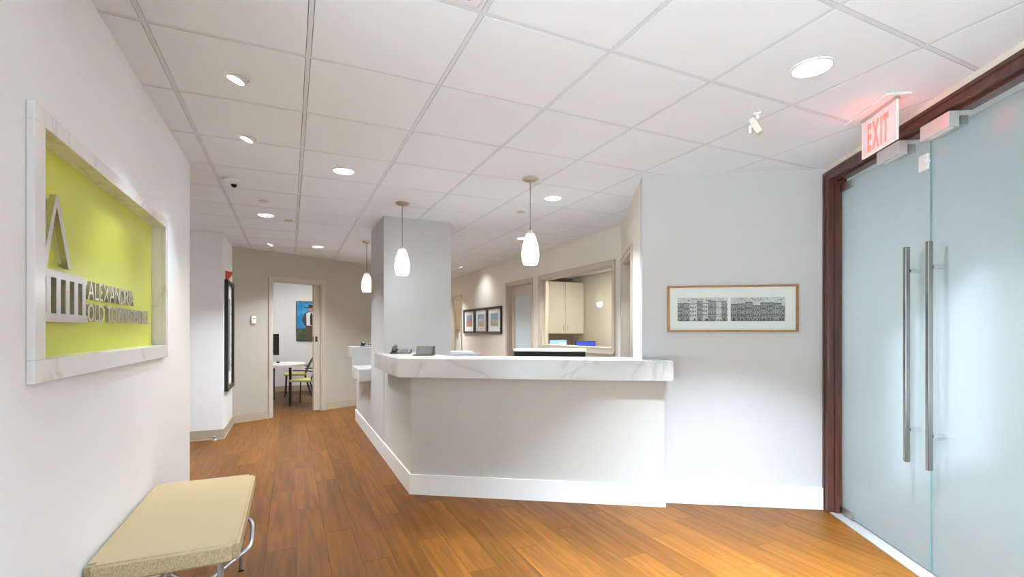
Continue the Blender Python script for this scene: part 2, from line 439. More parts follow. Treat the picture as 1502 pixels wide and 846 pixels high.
B('flush_pull', M['black'], d5, 1.36, 1.40, 0.037, 0.041, 1.18, 1.27)
def base(name, fn, x0, x1, y0, y1, h=0.125, m='tan_trim'):
    return fn(MB().box(x0, x1, y0, y1, 0, h).build(name, M[m]))
base('baseboard_slanted', dstruct, 0.012, DX0-0.06, -0.014, 0, 0.125)
base('baseboard_slanted_right', dstruct, DX1+0.06, DL, -0.014, 0, 0.125)
struct(MB().box(-2.0, -0.761, 7.046, 7.06, 0, 0.125).box(-0.775, -0.761, 7.06, 8.13, 0, 0.125).build('baseboard_projecting', M['tan_trim']))
struct(MB().box(-2.0, -0.755, 7.040, 7.046, 0, 0.018).box(-0.761, -0.755, 7.046, 8.12, 0, 0.018).build('trim_2', M['casing']))

# consulting room behind the pocket door
struct(MB().box(-1.42, -1.3, 8.2, 12.07, 0, ZT).build('wall_consult_left', M['white_wall']))
struct(MB().box(-1.3, 2.0, 11.95, 12.07, 0, ZT).build('wall_consult_back', M['white_wall']))
struct(MB().box(2.0-0.12, 2.0, 9.76, 11.95, 0, ZT).box(1.88, 2.0, 12.07, 13.5, 0, ZT).build('wall_hall_left', M['beige_wall']))
struct(MB().box(-1.3, -0.895, 8.2, 8.32, 0, ZT).build('wall_consult_front', M['white_wall']))
struct(MB().box(-1.3, 1.88, 11.936, 11.95, 0, 0.125).build('baseboard_consult', M['tan_trim']))
struct(MB().box(1.88, 3.65, 13.5, 13.62, 0, ZT).build('wall_far', M['beige_wall']))

# right long wall: window, frosted door, far doorway
WU = 3.53
def wstruct(o, label=None): return struct(o, label)
mb = MB(); a0, a1 = WU, WU+0.12
WW0, WW1, WB, WT = 4.75, 6.56, 1.145, 2.165          # office window opening
P0, P1 = 6.895, 7.81                                    # frosted door
Q0, Q1 = 10.38, 11.28                                   # far doorway
mb.box(a0, a1, 4.45, WW0, 0, ZT).box(a0, a1, WW0, WW1, 0, WB).box(a0, a1, WW0, WW1, WT, ZT).box(a0, a1, WW1, P0, 0, ZT)
mb.box(a0, a1, P0, P1, 2.165, ZT).box(a0, a1, P1, Q0, 0, ZT).box(a0, a1, Q0, Q1, 2.125, ZT).box(a0, a1, Q1, 13.5, 0, ZT)
struct(mb.build('wall_right', M['beige_wall']), 'long beige wall with office window, door and pictures')
def wcasing(name, v0, v1, zt, label):
    o = casing(name, 0, v1-v0, zt); o.location = (WU, v1, 0); o.rotation_euler = (0, 0, -PI/2)
    return struct(o, label)
wcasing('trim_3', P0, P1, 2.165, 'tan casing round the frosted glass door')
wcasing('trim_4', Q0, Q1, 2.125, 'tan casing round the far open doorway')
fr = MB()
wv = 0.062
for th, q, z in ((0.016, wv, wv), ):
    fr.box(WU-th, WU, WW0-q, WW0, WB-q, WT+q, 0.004).box(WU-th, WU, WW1, WW1+q, WB-q, WT+q, 0.004)
    fr.box(WU-th, WU, WW0, WW1, WT, WT+q, 0.004).box(WU-th, WU, WW0, WW1, WB-q, WB, 0.004)
fr.box(WU-0.024, WU-0.016, WW0-wv, WW0-wv+0.018, WB-wv, WT+wv).box(WU-0.024, WU-0.016, WW1+wv-0.018, WW1+wv, WB-wv, WT+wv)
fr.box(WU-0.024, WU-0.016, WW0-wv, WW1+wv, WT+wv-0.018, WT+wv).box(WU-0.024, WU-0.016, WW0-wv, WW1+wv, WB-wv, WB-wv+0.018)
fr.box(WU, WU+0.12, WW0, WW0+0.016, WB, WT).box(WU, WU+0.12, WW1-0.016, WW1, WB, WT).box(WU, WU+0.12, WW0, WW1, WT-0.016, WT).box(WU-0.02, WU+0.13, WW0, WW1, WB, WB+0.018)
fr.box(WU+0.045, WU+0.075, WW1-0.06, WW1-0.016, WB, WT)
w2 = struct(fr.build('window_2', M['casing']), 'interior office window in a beige frame')
B('pane', M['clear'], w2, WU+0.057, WU+0.063, WW0+0.016, WW1-0.06, WB+0.018, WT-0.016)
d3 = struct(MB().box(WU+0.07, WU+0.11, P0+0.012, P0+0.125, 0.01, 2.145).box(WU+0.07, WU+0.11, P1-0.13, P1-0.018, 0.01, 2.145)
            .box(WU+0.07, WU+0.11, P0+0.125, P1-0.13, 1.97, 2.145).box(WU+0.07, WU+0.11, P0+0.125, P1-0.13, 0.01, 0.25).build('door_2', M['leaf']), 'beige door with a tall frosted glass panel')
B('pane', M['smoke_glass'], d3, WU+0.085, WU+0.095, P0+0.125, P1-0.13, 0.25, 1.97)
kb = MB().lathe([(0.028, 0), (0.028, 0.012), (0.012, 0.014), (0.012, 0.05), (0.03, 0.055), (0.033, 0.075), (0.02, 0.09)], 16)
kb.xf(Matrix.Translation((WU+0.07, P1-0.075, 1.03)) @ Matrix.Rotation(-PI/2, 4, 'Y'))
kb.build('knob', M['nickel'], d3, True)
struct(MB().box(WU-0.014, WU, 7.88, 10.31, 0, 0.125).box(WU-0.014, WU, 4.6, 6.83, 0, 0.125).build('baseboard_right', M['tan_trim']))

# office behind the window, and the room behind the far doorway
struct(MB().box(a1, 5.07, 4.2, 4.32, 0, 2.60).build('wall_office_front', M['beige_wall']))
struct(MB().box(4.95, 5.07, 4.32, 7.92, 0, 2.60).build('wall_office_right', M['beige_wall']))
struct(MB().box(a1, 5.07, 7.92, 8.04, 0, 2.60).build('wall_office_back', M['taupe']))
struct(MB().box(a1, 4.95, 4.32, 7.92, 2.38, 2.46).build('ceiling_office', M['tile']))
struct(MB().box(5.3, 5.42, 9.3, 13.2, 0, 2.60).box(a1, 5.3, 9.2, 9.3, 0, 2.60).box(a1, 5.3, 13.1, 13.2, 0, 2.60).build('wall_back_room', M['cream_strip']))
struct(MB().box(5.286, 5.3, 9.3, 13.1, 0, 0.12).build('baseboard_back_room', M['white_trim']))
d6 = struct(MB().box(a1+0.005, a1+0.045, Q1+0.02, Q1+0.86, 0.01, 2.11).build('door_3', M['olive']), 'olive brown door standing open in the far doorway')
B('hinge', M['nickel'], d6, a1+0.002, a1+0.012, Q1+0.008, Q1+0.02, 1.0, 1.1); B('hinge', M['nickel'], d6, a1+0.002, a1+0.012, Q1+0.008, Q1+0.02, 1.8, 1.9)

# pillar
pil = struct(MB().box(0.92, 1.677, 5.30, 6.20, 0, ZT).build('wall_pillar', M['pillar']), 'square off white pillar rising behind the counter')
struct(MB().box(0.905, 0.92, 5.30, 6.20, 0, 0.167, 0.003).build('baseboard_pillar', M['white_trim']))

# picture wall, side wall with a doorway, entrance wall (rotated frame)
PL = -1.366
rstruct(MB().box(PL, 0.10, 0, 0.12, 0, ZT).build('wall_picture', M['dimmed_white_wall']), 'white wall with the wide framed print')
SY0, SY1 = 0.672, 1.55
o = rstruct(MB().box(PL, PL+0.12, 0.12, SY0, 0, ZT).box(PL, PL+0.12, SY0, SY1, 2.12, ZT).box(PL, PL+0.12, SY1, 1.80, 0, ZT).build('wall_side', M['beige_wall']), 'beige side wall with a narrow doorway')
o = casing('trim_5', 0, SY1-SY0, 2.12); o.location = RP(PL, SY1); o.rotation_euler = (0, 0, RA-PI/2); struct(o, 'tan casing round the side doorway')
d4 = rstruct(MB().box(PL+0.07, PL+0.11, SY0+0.014, SY1-0.016, 0.01, 2.10).build('door_4', M['leaf']), 'brown beige door in the side wall')
kb = MB().lathe([(0.028, 0), (0.028, 0.012), (0.012, 0.014), (0.012, 0.05), (0.03, 0.055), (0.033, 0.075), (0.02, 0.09)], 16)
kb.xf(Matrix.Translation((PL+0.07, SY0+0.08, 1.0)) @ Matrix.Rotation(-PI/2, 4, 'Y')); kb.build('knob', M['nickel'], d4, True)
rstruct(MB().box(-1.19, -0.0, -0.016, 0, 0, 0.167, 0.003).build('baseboard_picture', M['white_trim']), 'tall white baseboard under the framed print')
DW = -2.02                                              # near end of the door opening
HZ = 2.505
rstruct(MB().box(0.0, 0.12, DW-0.62, DW-0.075, 0, ZT).box(0.0, 0.12, DW-0.075, 0, 2.575, ZT).build('wall_entrance', M['cream_strip']))
fm = MB().box(-0.014, 0.12, -0.072, -0.002, 0, 2.572, 0.003).box(-0.014, 0.12, DW-0.075, DW, 0, 2.572, 0.003).box(-0.014, 0.12, DW, -0.072, HZ, 2.572, 0.003)
fm.box(-0.020, -0.014, -0.026, -0.004, 0, 2.570).box(-0.020, -0.014, DW-0.075, -0.026, 2.548, 2.570)
fm.box(0.03, 0.06, -0.088, -0.072, 0, HZ).box(0.03, 0.06, DW, -0.088, HZ-0.014, HZ)
rstruct(fm.build('trim_6', M['mahogany']), 'dark mahogany frame round the glass doors')
rstruct(MB().box(0.0, 0.16, DW, -0.0, -0.009, 0.006).build('trim_7', M['threshold']), 'pale metal threshold under the glass doors')
GX0, GX1, GTOP = 0.080, 0.092, 2.455
YM = -0.982
def glass_door(name, y0, y1, hy, label, hinge):
    d = rstruct(MB().box(GX0, GX1, y0, y1, 0.018, GTOP).build(name, M['frosted']), label)
    ye = y1 if hinge > 0 else y0
    for z0, z1 in ((0.012, 0.062), (2.405, 2.462)):
        q = (ye-0.155, ye) if hinge > 0 else (ye, ye+0.155)
        B('patch_fitting', M['steel'], d, GX0-0.012, GX1+0.012, q[0], q[1], z0, z1, 0.002)
    em = y0 if hinge > 0 else y1
    B('glass_edge', M['glass_edge'], d, GX0+0.001, GX1-0.001, em-0.0015, em+0.0015, 0.018, GTOP)
    for sgn, lab in ((-1, None), (1, 'outer pull bar seen blurred through the glass')):
        xc = (GX0+GX1)/2+sgn*0.075
        h = B('handle', M['handle_steel'] if sgn < 0 else M['satin'], d, xc-0.0125, xc+0.0125, hy-0.0125, hy+0.0125, 0.61, 1.86, 0.003)
        for z in (0.80, 1.72):
            s = MB(); s.tube([(xc+sgn*-0.014, hy, z), (GX0-0.001 if sgn < 0 else GX1+0.001, hy, z)], 0.014, 12)
            s.build('standoff', M['chrome'], h, True)
    return d
glass_door('door_5', YM+0.002, -0.080, -0.895, 'frosted glass door leaf beside the dark frame', 1)
sp = bpy.data.objects['door_5']
B('strike_plate', M['white_plastic'], sp, GX0-0.014, GX0-0.002, YM+0.004, YM+0.075, 2.285, 2.375, 0.002)
MB().tube([(GX0-0.03, YM+0.012, 2.33), (GX0-0.001, YM+0.012, 2.33)], 0.012, 10).build('strike_knob', M['white_plastic'], sp)
glass_door('door_6', DW+0.008, YM-0.004, -1.075, 'frosted glass door leaf nearest the viewer', -1)

# corridor outside the glass doors: floor, ceiling, outer wall and an end wall opening added to shape the sunlight
rstruct(MB().box(0.16, 2.6, -3.4, 1.2, -0.12, -0.01).build('floor_outside', M['outfloor']))
rstruct(MB().box(0.12, 2.6, -3.0, 1.2, 2.60, 2.75).build('ceiling_outside', M['outside']))
rstruct(MB().box(2.6, 2.72, -3.4, 1.2, -0.1, 2.75).build('wall_outside', M['outside']))
rstruct(MB().box(0.12, 2.6, 1.08, 1.2, -0.1, 2.6).build('wall_outside_end', M['outside']))
rstruct(MB().box(0.12, 2.6, -3.0, -2.9, -0.1, 1.49).box(0.12, 1.40, -3.0, -2.9, 1.49, 2.6).box(2.12, 2.6, -3.0, -2.9, 1.49, 2.6).box(1.40, 2.12, -3.0, -2.9, 2.5, 2.6).build('wall_sun_mask', M['outside']))  # unseen wall cut so the sun falls as a patch on the doors
cw = rstruct(MB().box(1.40, 2.12, -2.97, -2.93, 1.49, 1.505).box(1.40, 2.12, -2.97, -2.93, 2.485, 2.5).build('sun_opening', M['alum']), 'unseen opening added to shape and dim the sun on the glass doors')
B('pane', M['tint'], cw, 1.40, 2.12, -2.953, -2.947, 1.505, 2.485)  # dark pane added to weaken that sun patch

ol = rstruct(MB().box(1.75, 2.35, -0.9, -0.3, 2.575, 2.60).build('fill_panel', M['white_plastic']), 'unseen light panel added to brighten the frosted glass doors')  # unseen panel and lamp added to raise the tone of the frosted glass
lamp('AREA', 'door_fill_lamp', ol, (2.05, -0.6, 2.57), 35, (0.97, 1.0, 1.01), 0.5)

# ------------------------------------------------------------------ reception counter
P = Vector((0.923, 4.023, 0)); Q = Vector((2.646, 2.901, 0))
fx = (Q-P).normalized(); fn = Vector((fx.y, -fx.x, 0))       # fn points to the viewer
FA = math.atan2(fx.y, fx.x); FL = (Q-P).length
rc = thing('reception_counter', 'greige reception counter front with a tall white baseboard', 'counter', (0, 0, 0))
def off_poly(d_side, d_front, inner, v_end, endx):
    """L-shaped outline: side run u=const, front run along fx; offsets outwards, returned counter-clockwise"""
    def corner(ds, df):
        c0 = P+fn*df; u = 0.923-ds; t = (u-c0.x)/fx.x
        return c0+fx*t
    o = corner(d_side, d_front); e = P+fn*d_front+fx*(FL+endx)
    i = corner(d_side-inner, d_front-inner); ei = P+fn*(d_front-inner)+fx*(FL+endx)
    return [(o.x, o.y), (e.x, e.y), (ei.x, ei.y), (i.x, i.y), (0.923-d_side+inner, v_end), (0.923-d_side, v_end)]
p0 = off_poly(0, 0, 0.06, 5.299, 0)
MB().prism([p0[0], p0[1], p0[2], p0[3]], 0, 0.99).build('front_panel', M['greige'], rc)
MB().prism([p0[0], p0[3], p0[4], p0[5]], 0, 0.99).build('side_panel', M['greige'], rc)
pb = off_poly(0.015, 0.015, 0.015, 5.299, 0.012)
MB().prism([pb[0], pb[1], pb[2], pb[3]], 0, 0.167).build('baseboard', M['white_trim'], rc)
MB().prism([pb[0], pb[3], pb[4], pb[5]], 0, 0.167).build('baseboard', M['white_trim'], rc)
pt = off_poly(0.132, 0.132, 0.50, 5.12, 0.048)
# trim the slab where it meets the picture wall
cut = RP(PL, -0.004)
def side_of(p): return (Vector((p[0], p[1], 0))-cut).dot(RY)
e_out = pt[1]
eo = Vector((e_out[0], e_out[1], 0)); back = eo-RY*(eo-cut).dot(RY)
cl = RP(PL-0.004, -0.004)
cl2 = RP(PL-0.004, 0.30)
slab = [pt[0], pt[1], (back.x, back.y), (cl.x, cl.y), (cl2.x, cl2.y), pt[3], (pt[4][0], 5.12), pt[5]]
ct = MB().prism(slab, 0.990, 1.143)
bmesh.ops.bevel(ct.bm, geom=[e for e in ct.bm.edges], offset=0.004, segments=2, affect='EDGES')
tag(ct.build('countertop', M['marble']), 'thick white marble countertop wrapping the front reception counter', 'countertop')
# worktop behind the counter
r2 = thing('reception_counter', 'greige far reception counter beyond the pillar with white marble ledges', 'counter', (0.92, 6.2, 0))
B('side_panel', M['greige'], r2, 0, 0.12, 0.004, 1.49, 0, 0.735)
B('side_panel', M['greige'], r2, 0, 0.12, 0.72, 1.30, 0.735, 0.99)
B('baseboard', M['white_trim'], r2, -0.015, 0, 0.004, 1.49, 0, 0.167, 0.003)
B('ledge', M['marble'], r2, -0.15, 0.55, 0.004, 0.735, 0.735, 0.89, 0.004)
B('riser', M['marble'], r2, -0.146, 0.50, 0.735, 0.76, 0.735, 1.00, 0.002)
B('upper_top', M['marble'], r2, -0.15, 0.50, 0.735, 1.24, 0.99, 1.143, 0.004)
# black fronted unit behind the counter
o = thing('rear_work_counter', 'glossy black unit with a cream top behind the marble counter', 'counter', Vector((2.02, 4.32, 0)), RA)
B('front_panel', M['gloss_black'], o, 0, 0.70, 0, 0.03, 0, 1.165)
B('top', M['cream_strip'], o, -0.008, 0.708, -0.012, 0.30, 1.165, 1.188, 0.004)
B('end_panel', M['gloss_black'], o, 0, 0.02, 0.03, 0.29, 0, 1.165); B('end_panel', M['gloss_black'], o, 0.68, 0.70, 0.03, 0.29, 0, 1.165)
# low cabinet and tray behind the pillar
o = thing('low_cabinet', 'white low cabinet right of the pillar, mostly behind the counter', 'cabinet', (1.72, 5.75, 0))
B('body', M['cabinet'], o, 0, 0.75, 0, 0.5, 0.08, 0.98); B('top', M['white_trim'], o, -0.01, 0.76, -0.015, 0.5, 0.98, 1.005, 0.003); B('plinth', M['black'], o, 0.02, 0.73, 0.05, 0.48, 0, 0.08)
for k in (0, 1):
    d = B('door', M['cabinet'], o, 0.004+k*0.373, 0.373+k*0.373, -0.018, -0.001, 0.09, 0.97, 0.002)
    B('handle', M['steel'], d, 0.33+k*0.06, 0.342+k*0.06, -0.035, -0.018, 0.78, 0.90)
tr = MB()
def ring4(x0, x1, y0, y1, z): return [(x0, y0, z), (x1, y0, z), (x1, y1, z), (x0, y1, z)]
tr.loft([ring4(0.02, 0.47, 0.02, 0.30, 0), ring4(0, 0.50, 0, 0.32, 0.075), ring4(0.008, 0.492, 0.008, 0.312, 0.075), ring4(0.03, 0.46, 0.03, 0.29, 0.006)])
o = thing('paper_tray', 'pale white paper tray beside the pillar behind the counter', 'tray', (1.74, 5.78, 1.005))
tr.build('tray', M['tray'], o)
B('paper_stack', M['white_plastic'], o, 0.05, 0.40, 0.05, 0.27, 0.006, 0.10)

# ------------------------------------------------------------------ wall sign
sg = thing('wall_sign', 'lime green recessed wall sign in a white marble frame with metal lettering', 'sign', (-0.68, 2.63, 1.62))
def sgl(v): return v-2.63
def sgz(z): return z-1.62
F = 0.020
V0, V1, Z0, Z1 = 1.81, 3.443, 1.220, 2.028
IV0, IV1, IZ0, IZ1 = 1.878, 3.395, 1.288, 1.977
def sb(name, m, u0, u1, v0, v1, z0, z1, bev=0.0): return B(name, M[m], sg, u0+0.68, u1+0.68, sgl(v0), sgl(v1), sgz(z0), sgz(z1), bev)
fr = MB()
def fbox(v0, v1, z0, z1): fr.box(0.0005, F, sgl(v0), sgl(v1), sgz(z0), sgz(z1), 0.002)
fbox(V0, V1, IZ1, Z1); fbox(V0, V1, Z0, IZ0); fbox(V0, IV0, IZ0, IZ1); fbox(IV1, V1, IZ0, IZ1)
def rbox(v0, v1, z0, z1): fr.box(-0.0505, 0.0005, sgl(v0), sgl(v1), sgz(z0), sgz(z1))
rbox(NV0+.002, NV1-.002, IZ1, NZ1-.002); rbox(NV0+.002, NV1-.002, NZ0+.002, IZ0); rbox(NV0+.002, IV0, IZ0, IZ1); rbox(IV1, NV1-.002, IZ0, IZ1)
fr.build('frame', M['lightened_marble'], sg)
sb('back_panel', 'green', -0.733, -0.727, IV0, IV1, IZ0, IZ1)
LU0, LU1 = -0.715, -0.698
def logo(name, pts):
    mb = MB()
    vs = [[(LU0+0.68, sgl(v), sgz(z)) for v, z in pts], [(LU1+0.68, sgl(v), sgz(z)) for v, z in pts]]
    mb.loft(vs); return mb.build(name, M['brushed'], sg)
wl = 0.034
ap = (2.071, 1.820)
logo('gable_leg', [(2.060, 1.820), (2.078, 1.820), (1.965+0.022, 1.555), (1.905, 1.362), (1.882, 1.362), (1.948, 1.545)])
logo('gable_leg', [(2.078, 1.820), (2.184, 1.588), (2.157, 1.588), (2.064, 1.783)])
logo('entablature', [(1.975, 1.570), (2.325, 1.570), (2.325, 1.546), (1.968, 1.546)])
for k in range(5):
    v = 1.988+k*0.0725
    logo('logo_column', [(v, 1.546), (v+0.034, 1.546), (v+0.034, 1.430), (v, 1.430)])
logo('plinth', [(1.895, 1.430), (2.330, 1.430), (2.330, 1.402), (1.895, 1.402)])
st = MB()
for v, z in ((2.0, 1.558), (2.3, 1.558), (1.95, 1.416), (2.3, 1.416), (2.07, 1.80), (2.17, 1.60)): st.tube([(-0.047, sgl(v), sgz(z)), (LU0+0.68, sgl(v), sgz(z))], 0.005, 8)
st.build('mounting_pins', M['brushed'], sg)['kind'] = 'stuff'
def sign_m(v, z): return Matrix(((0, 0, 1, (-0.706+0.68)), (1, 0, 0, sgl(v)), (0, 1, 0, sgz(z)), (0, 0, 0, 1)))
letters('ALEXANDRIA', M['brushed'], sg, 0.600, 0.070, 0.012, sign_m(2.340, 1.494), gap=0.07)
letters('OLD TOWN DENTAL', M['brushed'], sg, 0.880, 0.068, 0.012, sign_m(2.338, 1.408), gap=0.07, space=0.28)

# ------------------------------------------------------------------ bench
bn = thing('bench', 'cream upholstered bench on tubular steel legs against the white wall', 'bench', (-0.43, 2.70, 0))
cu = MB()
bx0, bx1, by0, by1, zt, zb = -0.243, 0.245, -0.515, 0.515, 0.530, 0.455
cu.box(bx0, bx1, by0, by1, zb, zt)
ve = [e for e in cu.bm.edges if abs(e.verts[0].co.z-e.verts[1].co.z) > 0.01]
bmesh.ops.bevel(cu.bm, geom=ve, offset=0.025, segments=4, affect='EDGES')
te = [e for e in cu.bm.edges if abs(e.verts[0].co.z-e.verts[1].co.z) < 1e-4 and len([f for f in e.link_faces if abs(f.normal.z) > 0.9]) == 1]
cu.bm.normal_update()
te = [e for e in cu.bm.edges if len(e.link_faces) == 2 and sum(abs(f.normal.z) > 0.9 for f in e.link_faces) == 1]
bmesh.ops.bevel(cu.bm, geom=te, offset=0.010, segments=3, affect='EDGES')
o = cu.build('cushion', M['fabric'], bn, True)
o.data.set_sharp_from_angle(angle=math.radians(85))
o.data.materials.append(M['fabric_side'])
for f in o.data.polygons:
    if abs(f.normal.z) < 0.25: f.material_index = 1
pp = []
for k in range(4):
    cx, cy = ((bx1-.025, by1-.025), (bx0+.025, by1-.025), (bx0+.025, by0+.025), (bx1-.025, by0+.025))[k]
    for j in range(5):
        an = k*PI/2+j*PI/8; pp.append((cx+.0262*math.cos(an), cy+.0262*math.sin(an)))
sm = MB(); sm.loft([[(x, y, z) for x, y in pp] for z in (0.5195, 0.5225)], cap=False)
sm.bm.free()
B('underframe', M['dark_grey'], bn, bx0+0.04, bx1-0.04, by0+0.05, by1-0.05, 0.440, 0.4555)
def arc_pts(pts, r=0.05, n=6):
    pts = [Vector(p) for p in pts]; out = [pts[0]]
    for i in range(1, len(pts)-1):
        a = (pts[i-1]-pts[i]).normalized(); b = (pts[i+1]-pts[i]).normalized()
        p0, p1 = pts[i]+a*r, pts[i]+b*r
        for k in range(n+1):
            t = k/n; out.append(p0*(1-t)**2+pts[i]*2*t*(1-t)+p1*t*t)
    out.append(pts[-1]); return out
for sx in (-1, 1):
    for sy in (-1, 1):
        MB().tube([(sx*0.175, sy*0.445, 0.0), (sx*0.175, sy*0.445, 0.445)], 0.012, 12).build('leg', M['tube'], bn, True)
        B('glide', M['black'], bn, sx*0.175-0.014, sx*0.175+0.014, sy*0.445-0.014, sy*0.445+0.014, 0, 0.008)
    xo = 0.262 if sx > 0 else 0.215
    MB().tube(arc_pts([(sx*0.20, 0.02, 0.450), (sx*xo, 0.0, 0.440), (sx*xo, -0.10, 0.345), (sx*0.10, -0.44, 0.345), (sx*-0.02, -0.445, 0.445)], 0.045), 0.0095, 10).build('side_loop', M['tube'], bn, True)

# ------------------------------------------------------------------ wide framed print on the picture wall
pic = thing('framed_print', 'wide oak framed print of two black and white street scenes', 'picture', RP(-0.686, 0, 1.545), RA)
W2, H2 = 0.486, 0.182
f = MB().box(-W2, W2, -0.032, -0.001, H2-0.014, H2).box(-W2, W2, -0.032, -0.001, -H2, -H2+0.014).box(-W2, -W2+0.014, -0.032, -0.001, -H2+0.014, H2-0.014).box(W2-0.014, W2, -0.032, -0.001, -H2+0.014, H2-0.014)
f.build('frame', M['oak'], pic)
B('mat_board', M['mat_board'], pic, -W2+0.014, W2-0.014, -0.012, -0.003, -H2+0.014, H2-0.014)
B('pane', M['clear'], pic, -W2+0.014, W2-0.014, -0.022, -0.019, -H2+0.014, H2-0.014)
def street_print(name, x0, x1, z0, z1, seed):
    """ink drawing of a row of house fronts: flat ink shapes on a paper sheet"""
    rr = random.Random(seed)
    sh = B(name, M['ink_paper'], pic, x0, x1, -0.0135, -0.012, z0, z1)
    dark, mid = MB(), MB()
    def q(mb, a, b, c, d, y): mb.box(a, b, y, y+0.0003, c, d)
    x = x0; h = z1-z0
    while x < x1-0.005:
        wdt = min(rr.uniform(0.035, 0.062), x1-x); top = z0+h*rr.uniform(0.62, 0.86)
        if rr.random() < 0.6: q(mid, x, x+wdt, z0, top, -0.0139)
        q(dark, x, x+0.0016, z0, top, -0.0143); q(dark, x, x+wdt, top-0.003, top+0.002, -0.0143)
        nf = rr.choice((2, 3)); nw = max(2, int(wdt/0.012))
        for a in range(nf):
            zz = z0+(top-z0)*(0.30+0.68*a/nf)
            for b in range(nw):
                xx = x+0.004+(wdt-0.006)*b/nw
                q(dark, xx, min(xx+0.0055, x1), zz, zz+0.013, -0.0143)
        for b in range(3):
            xx = x+0.004+rr.uniform(0, max(0.001, wdt-0.016))
            q(dark, xx, min(xx+rr.uniform(0.004, 0.012), x1), z0, z0+rr.uniform(0.012, 0.026), -0.0143)
        q(dark, x, x+wdt, z0+h*0.20, z0+h*0.20+0.0025, -0.0143)
        x += wdt
    q(dark, x0, x1, z0, z0+0.004, -0.0143)
    for k in range(16):
        xx = x0+rr.uniform(0.02, x1-x0-0.03); zz = z0+h*rr.uniform(0.84, 0.93)
        q(mid, xx, xx+rr.uniform(0.006, 0.018), zz, zz+rr.uniform(0.004, 0.010), -0.0141)
    dark.build('ink_line', M['ink'], sh); mid.build('ink_wash', M['ink_grey'], sh)
M['ink_paper'] = noisy(mat('ink_paper', (0.6,)*3, 0.8), (0.42, 0.43, 0.42), (0.68, 0.69, 0.67), 90)
M['ink'] = mat('ink', (0.05, 0.052, 0.055), 0.8)
M['ink_grey'] = noisy(mat('ink_grey', (0.3,)*3, 0.8), (0.10, 0.105, 0.11), (0.42, 0.43, 0.42), 160)
street_print('print_sheet', -0.408, -0.030, -0.098, 0.088, 3)
street_print('print_sheet', -0.006, 0.394, -0.098, 0.088, 9)

# ------------------------------------------------------------------ exit sign
ex = thing('exit_sign', 'clear edge lit sign with red EXIT letters hanging by the doors', 'sign', (2.035*0.908+2.66*0.4195, -2.035*0.4195+2.66*0.908, CEIL-0.003), RA+PI/2)
# local x runs away from the viewer, y to the left
B('ceiling_plate', M['white_plastic'], ex, -0.17, 0.24, -0.06, 0.06, -0.012, 0.0, 0.003)
B('lamp_housing', M['steel'], ex, -0.155, 0.150, -0.010, 0.010, -0.030, -0.012)
B('panel', M['exit_glass'] if 'exit_glass' in M else mat('exit_panel', (0.52, 0.47, 0.47), 0.15, emit=(1.0, 0.78, 0.77), es=0.17), ex, -0.150, 0.150, -0.004, 0.004, -0.236, -0.030, 0.002)
e2 = MB()
for a in ((-0.152, 0.152, -0.0045, 0.0045, -0.239, -0.235), (-0.154, -0.150, -0.0045, 0.0045, -0.239, -0.03), (0.150, 0.154, -0.0045, 0.0045, -0.239, -0.03)): e2.box(*a)
e2.build('lit_edge', mat('exit_edge', (0.9, 0.5, 0.48), 0.2, emit=(1.0, 0.42, 0.38), es=0.7), ex)
B('test_button', M['black'], ex, -0.130, -0.105, -0.030, -0.010, -0.015, -0.011)
for yy, rx in ((0.0052, 1),):
    mt = Matrix(((1, 0, 0, -0.108), (0, 0, -1, -0.0055), (0, 1, 0, -0.208), (0, 0, 0, 1)))
    # the face towards the room looks to +y of this frame: mirror the reading direction
    mt = Matrix(((-1, 0, 0, 0.097), (0, 0, 1, 0.0055), (0, 1, 0, -0.212), (0, 0, 0, 1)))
    letters('EXIT', M['exit_red'], ex, 0.185, 0.150, 0.0012, mt, gap=0.13, offset=0.035)
lamp('POINT', 'exit_glow', ex, (0.0, 0.03, -0.12), 0.30, (1.0, 0.12, 0.10), 0.05)
lamp('POINT', 'exit_glow', ex, (-0.04, -0.03, -0.12), 0.40, (1.0, 0.10, 0.08), 0.07)

# ------------------------------------------------------------------ door locks at the head
for nm, y0, y1, lab in (('door_lock', -0.880, -0.672, 'silver magnetic lock box above the far glass leaf'), ('door_lock', -1.262, -1.055, 'silver magnetic lock box above the near glass leaf, tinted red')):
    o = thing(nm, lab, 'lock', RP(0, (y0+y1)/2, 2.405), RA, 'magnetic door locks'); h = (y1-y0)/2
    B('housing', M['alum'], o, -0.022, 0.026, -h, h, 0.004, 0.084, 0.002)
    B('mounting_plate', M['alum'], o, 0.0, 0.12, -h*0.9, h*0.75, 0.084, 0.0865)
    B('armature', M['steel'], o, 0.044, 0.0785, -h*0.86, h*0.86, 0.016, 0.064, 0.002)
    B('label_strip', M['white_plastic'], o, -0.008, 0.014, -h*0.8, h*0.55, 0.001, 0.004)
    MB().tube([(0.026, -h*0.5, 0.04), (0.044, -h*0.5, 0.04)], 0.008, 8).build('bolt', M['steel'], o); MB().tube([(0.026, h*0.5, 0.04), (0.044, h*0.5, 0.04)], 0.008, 8).build('bolt', M['steel'], o)

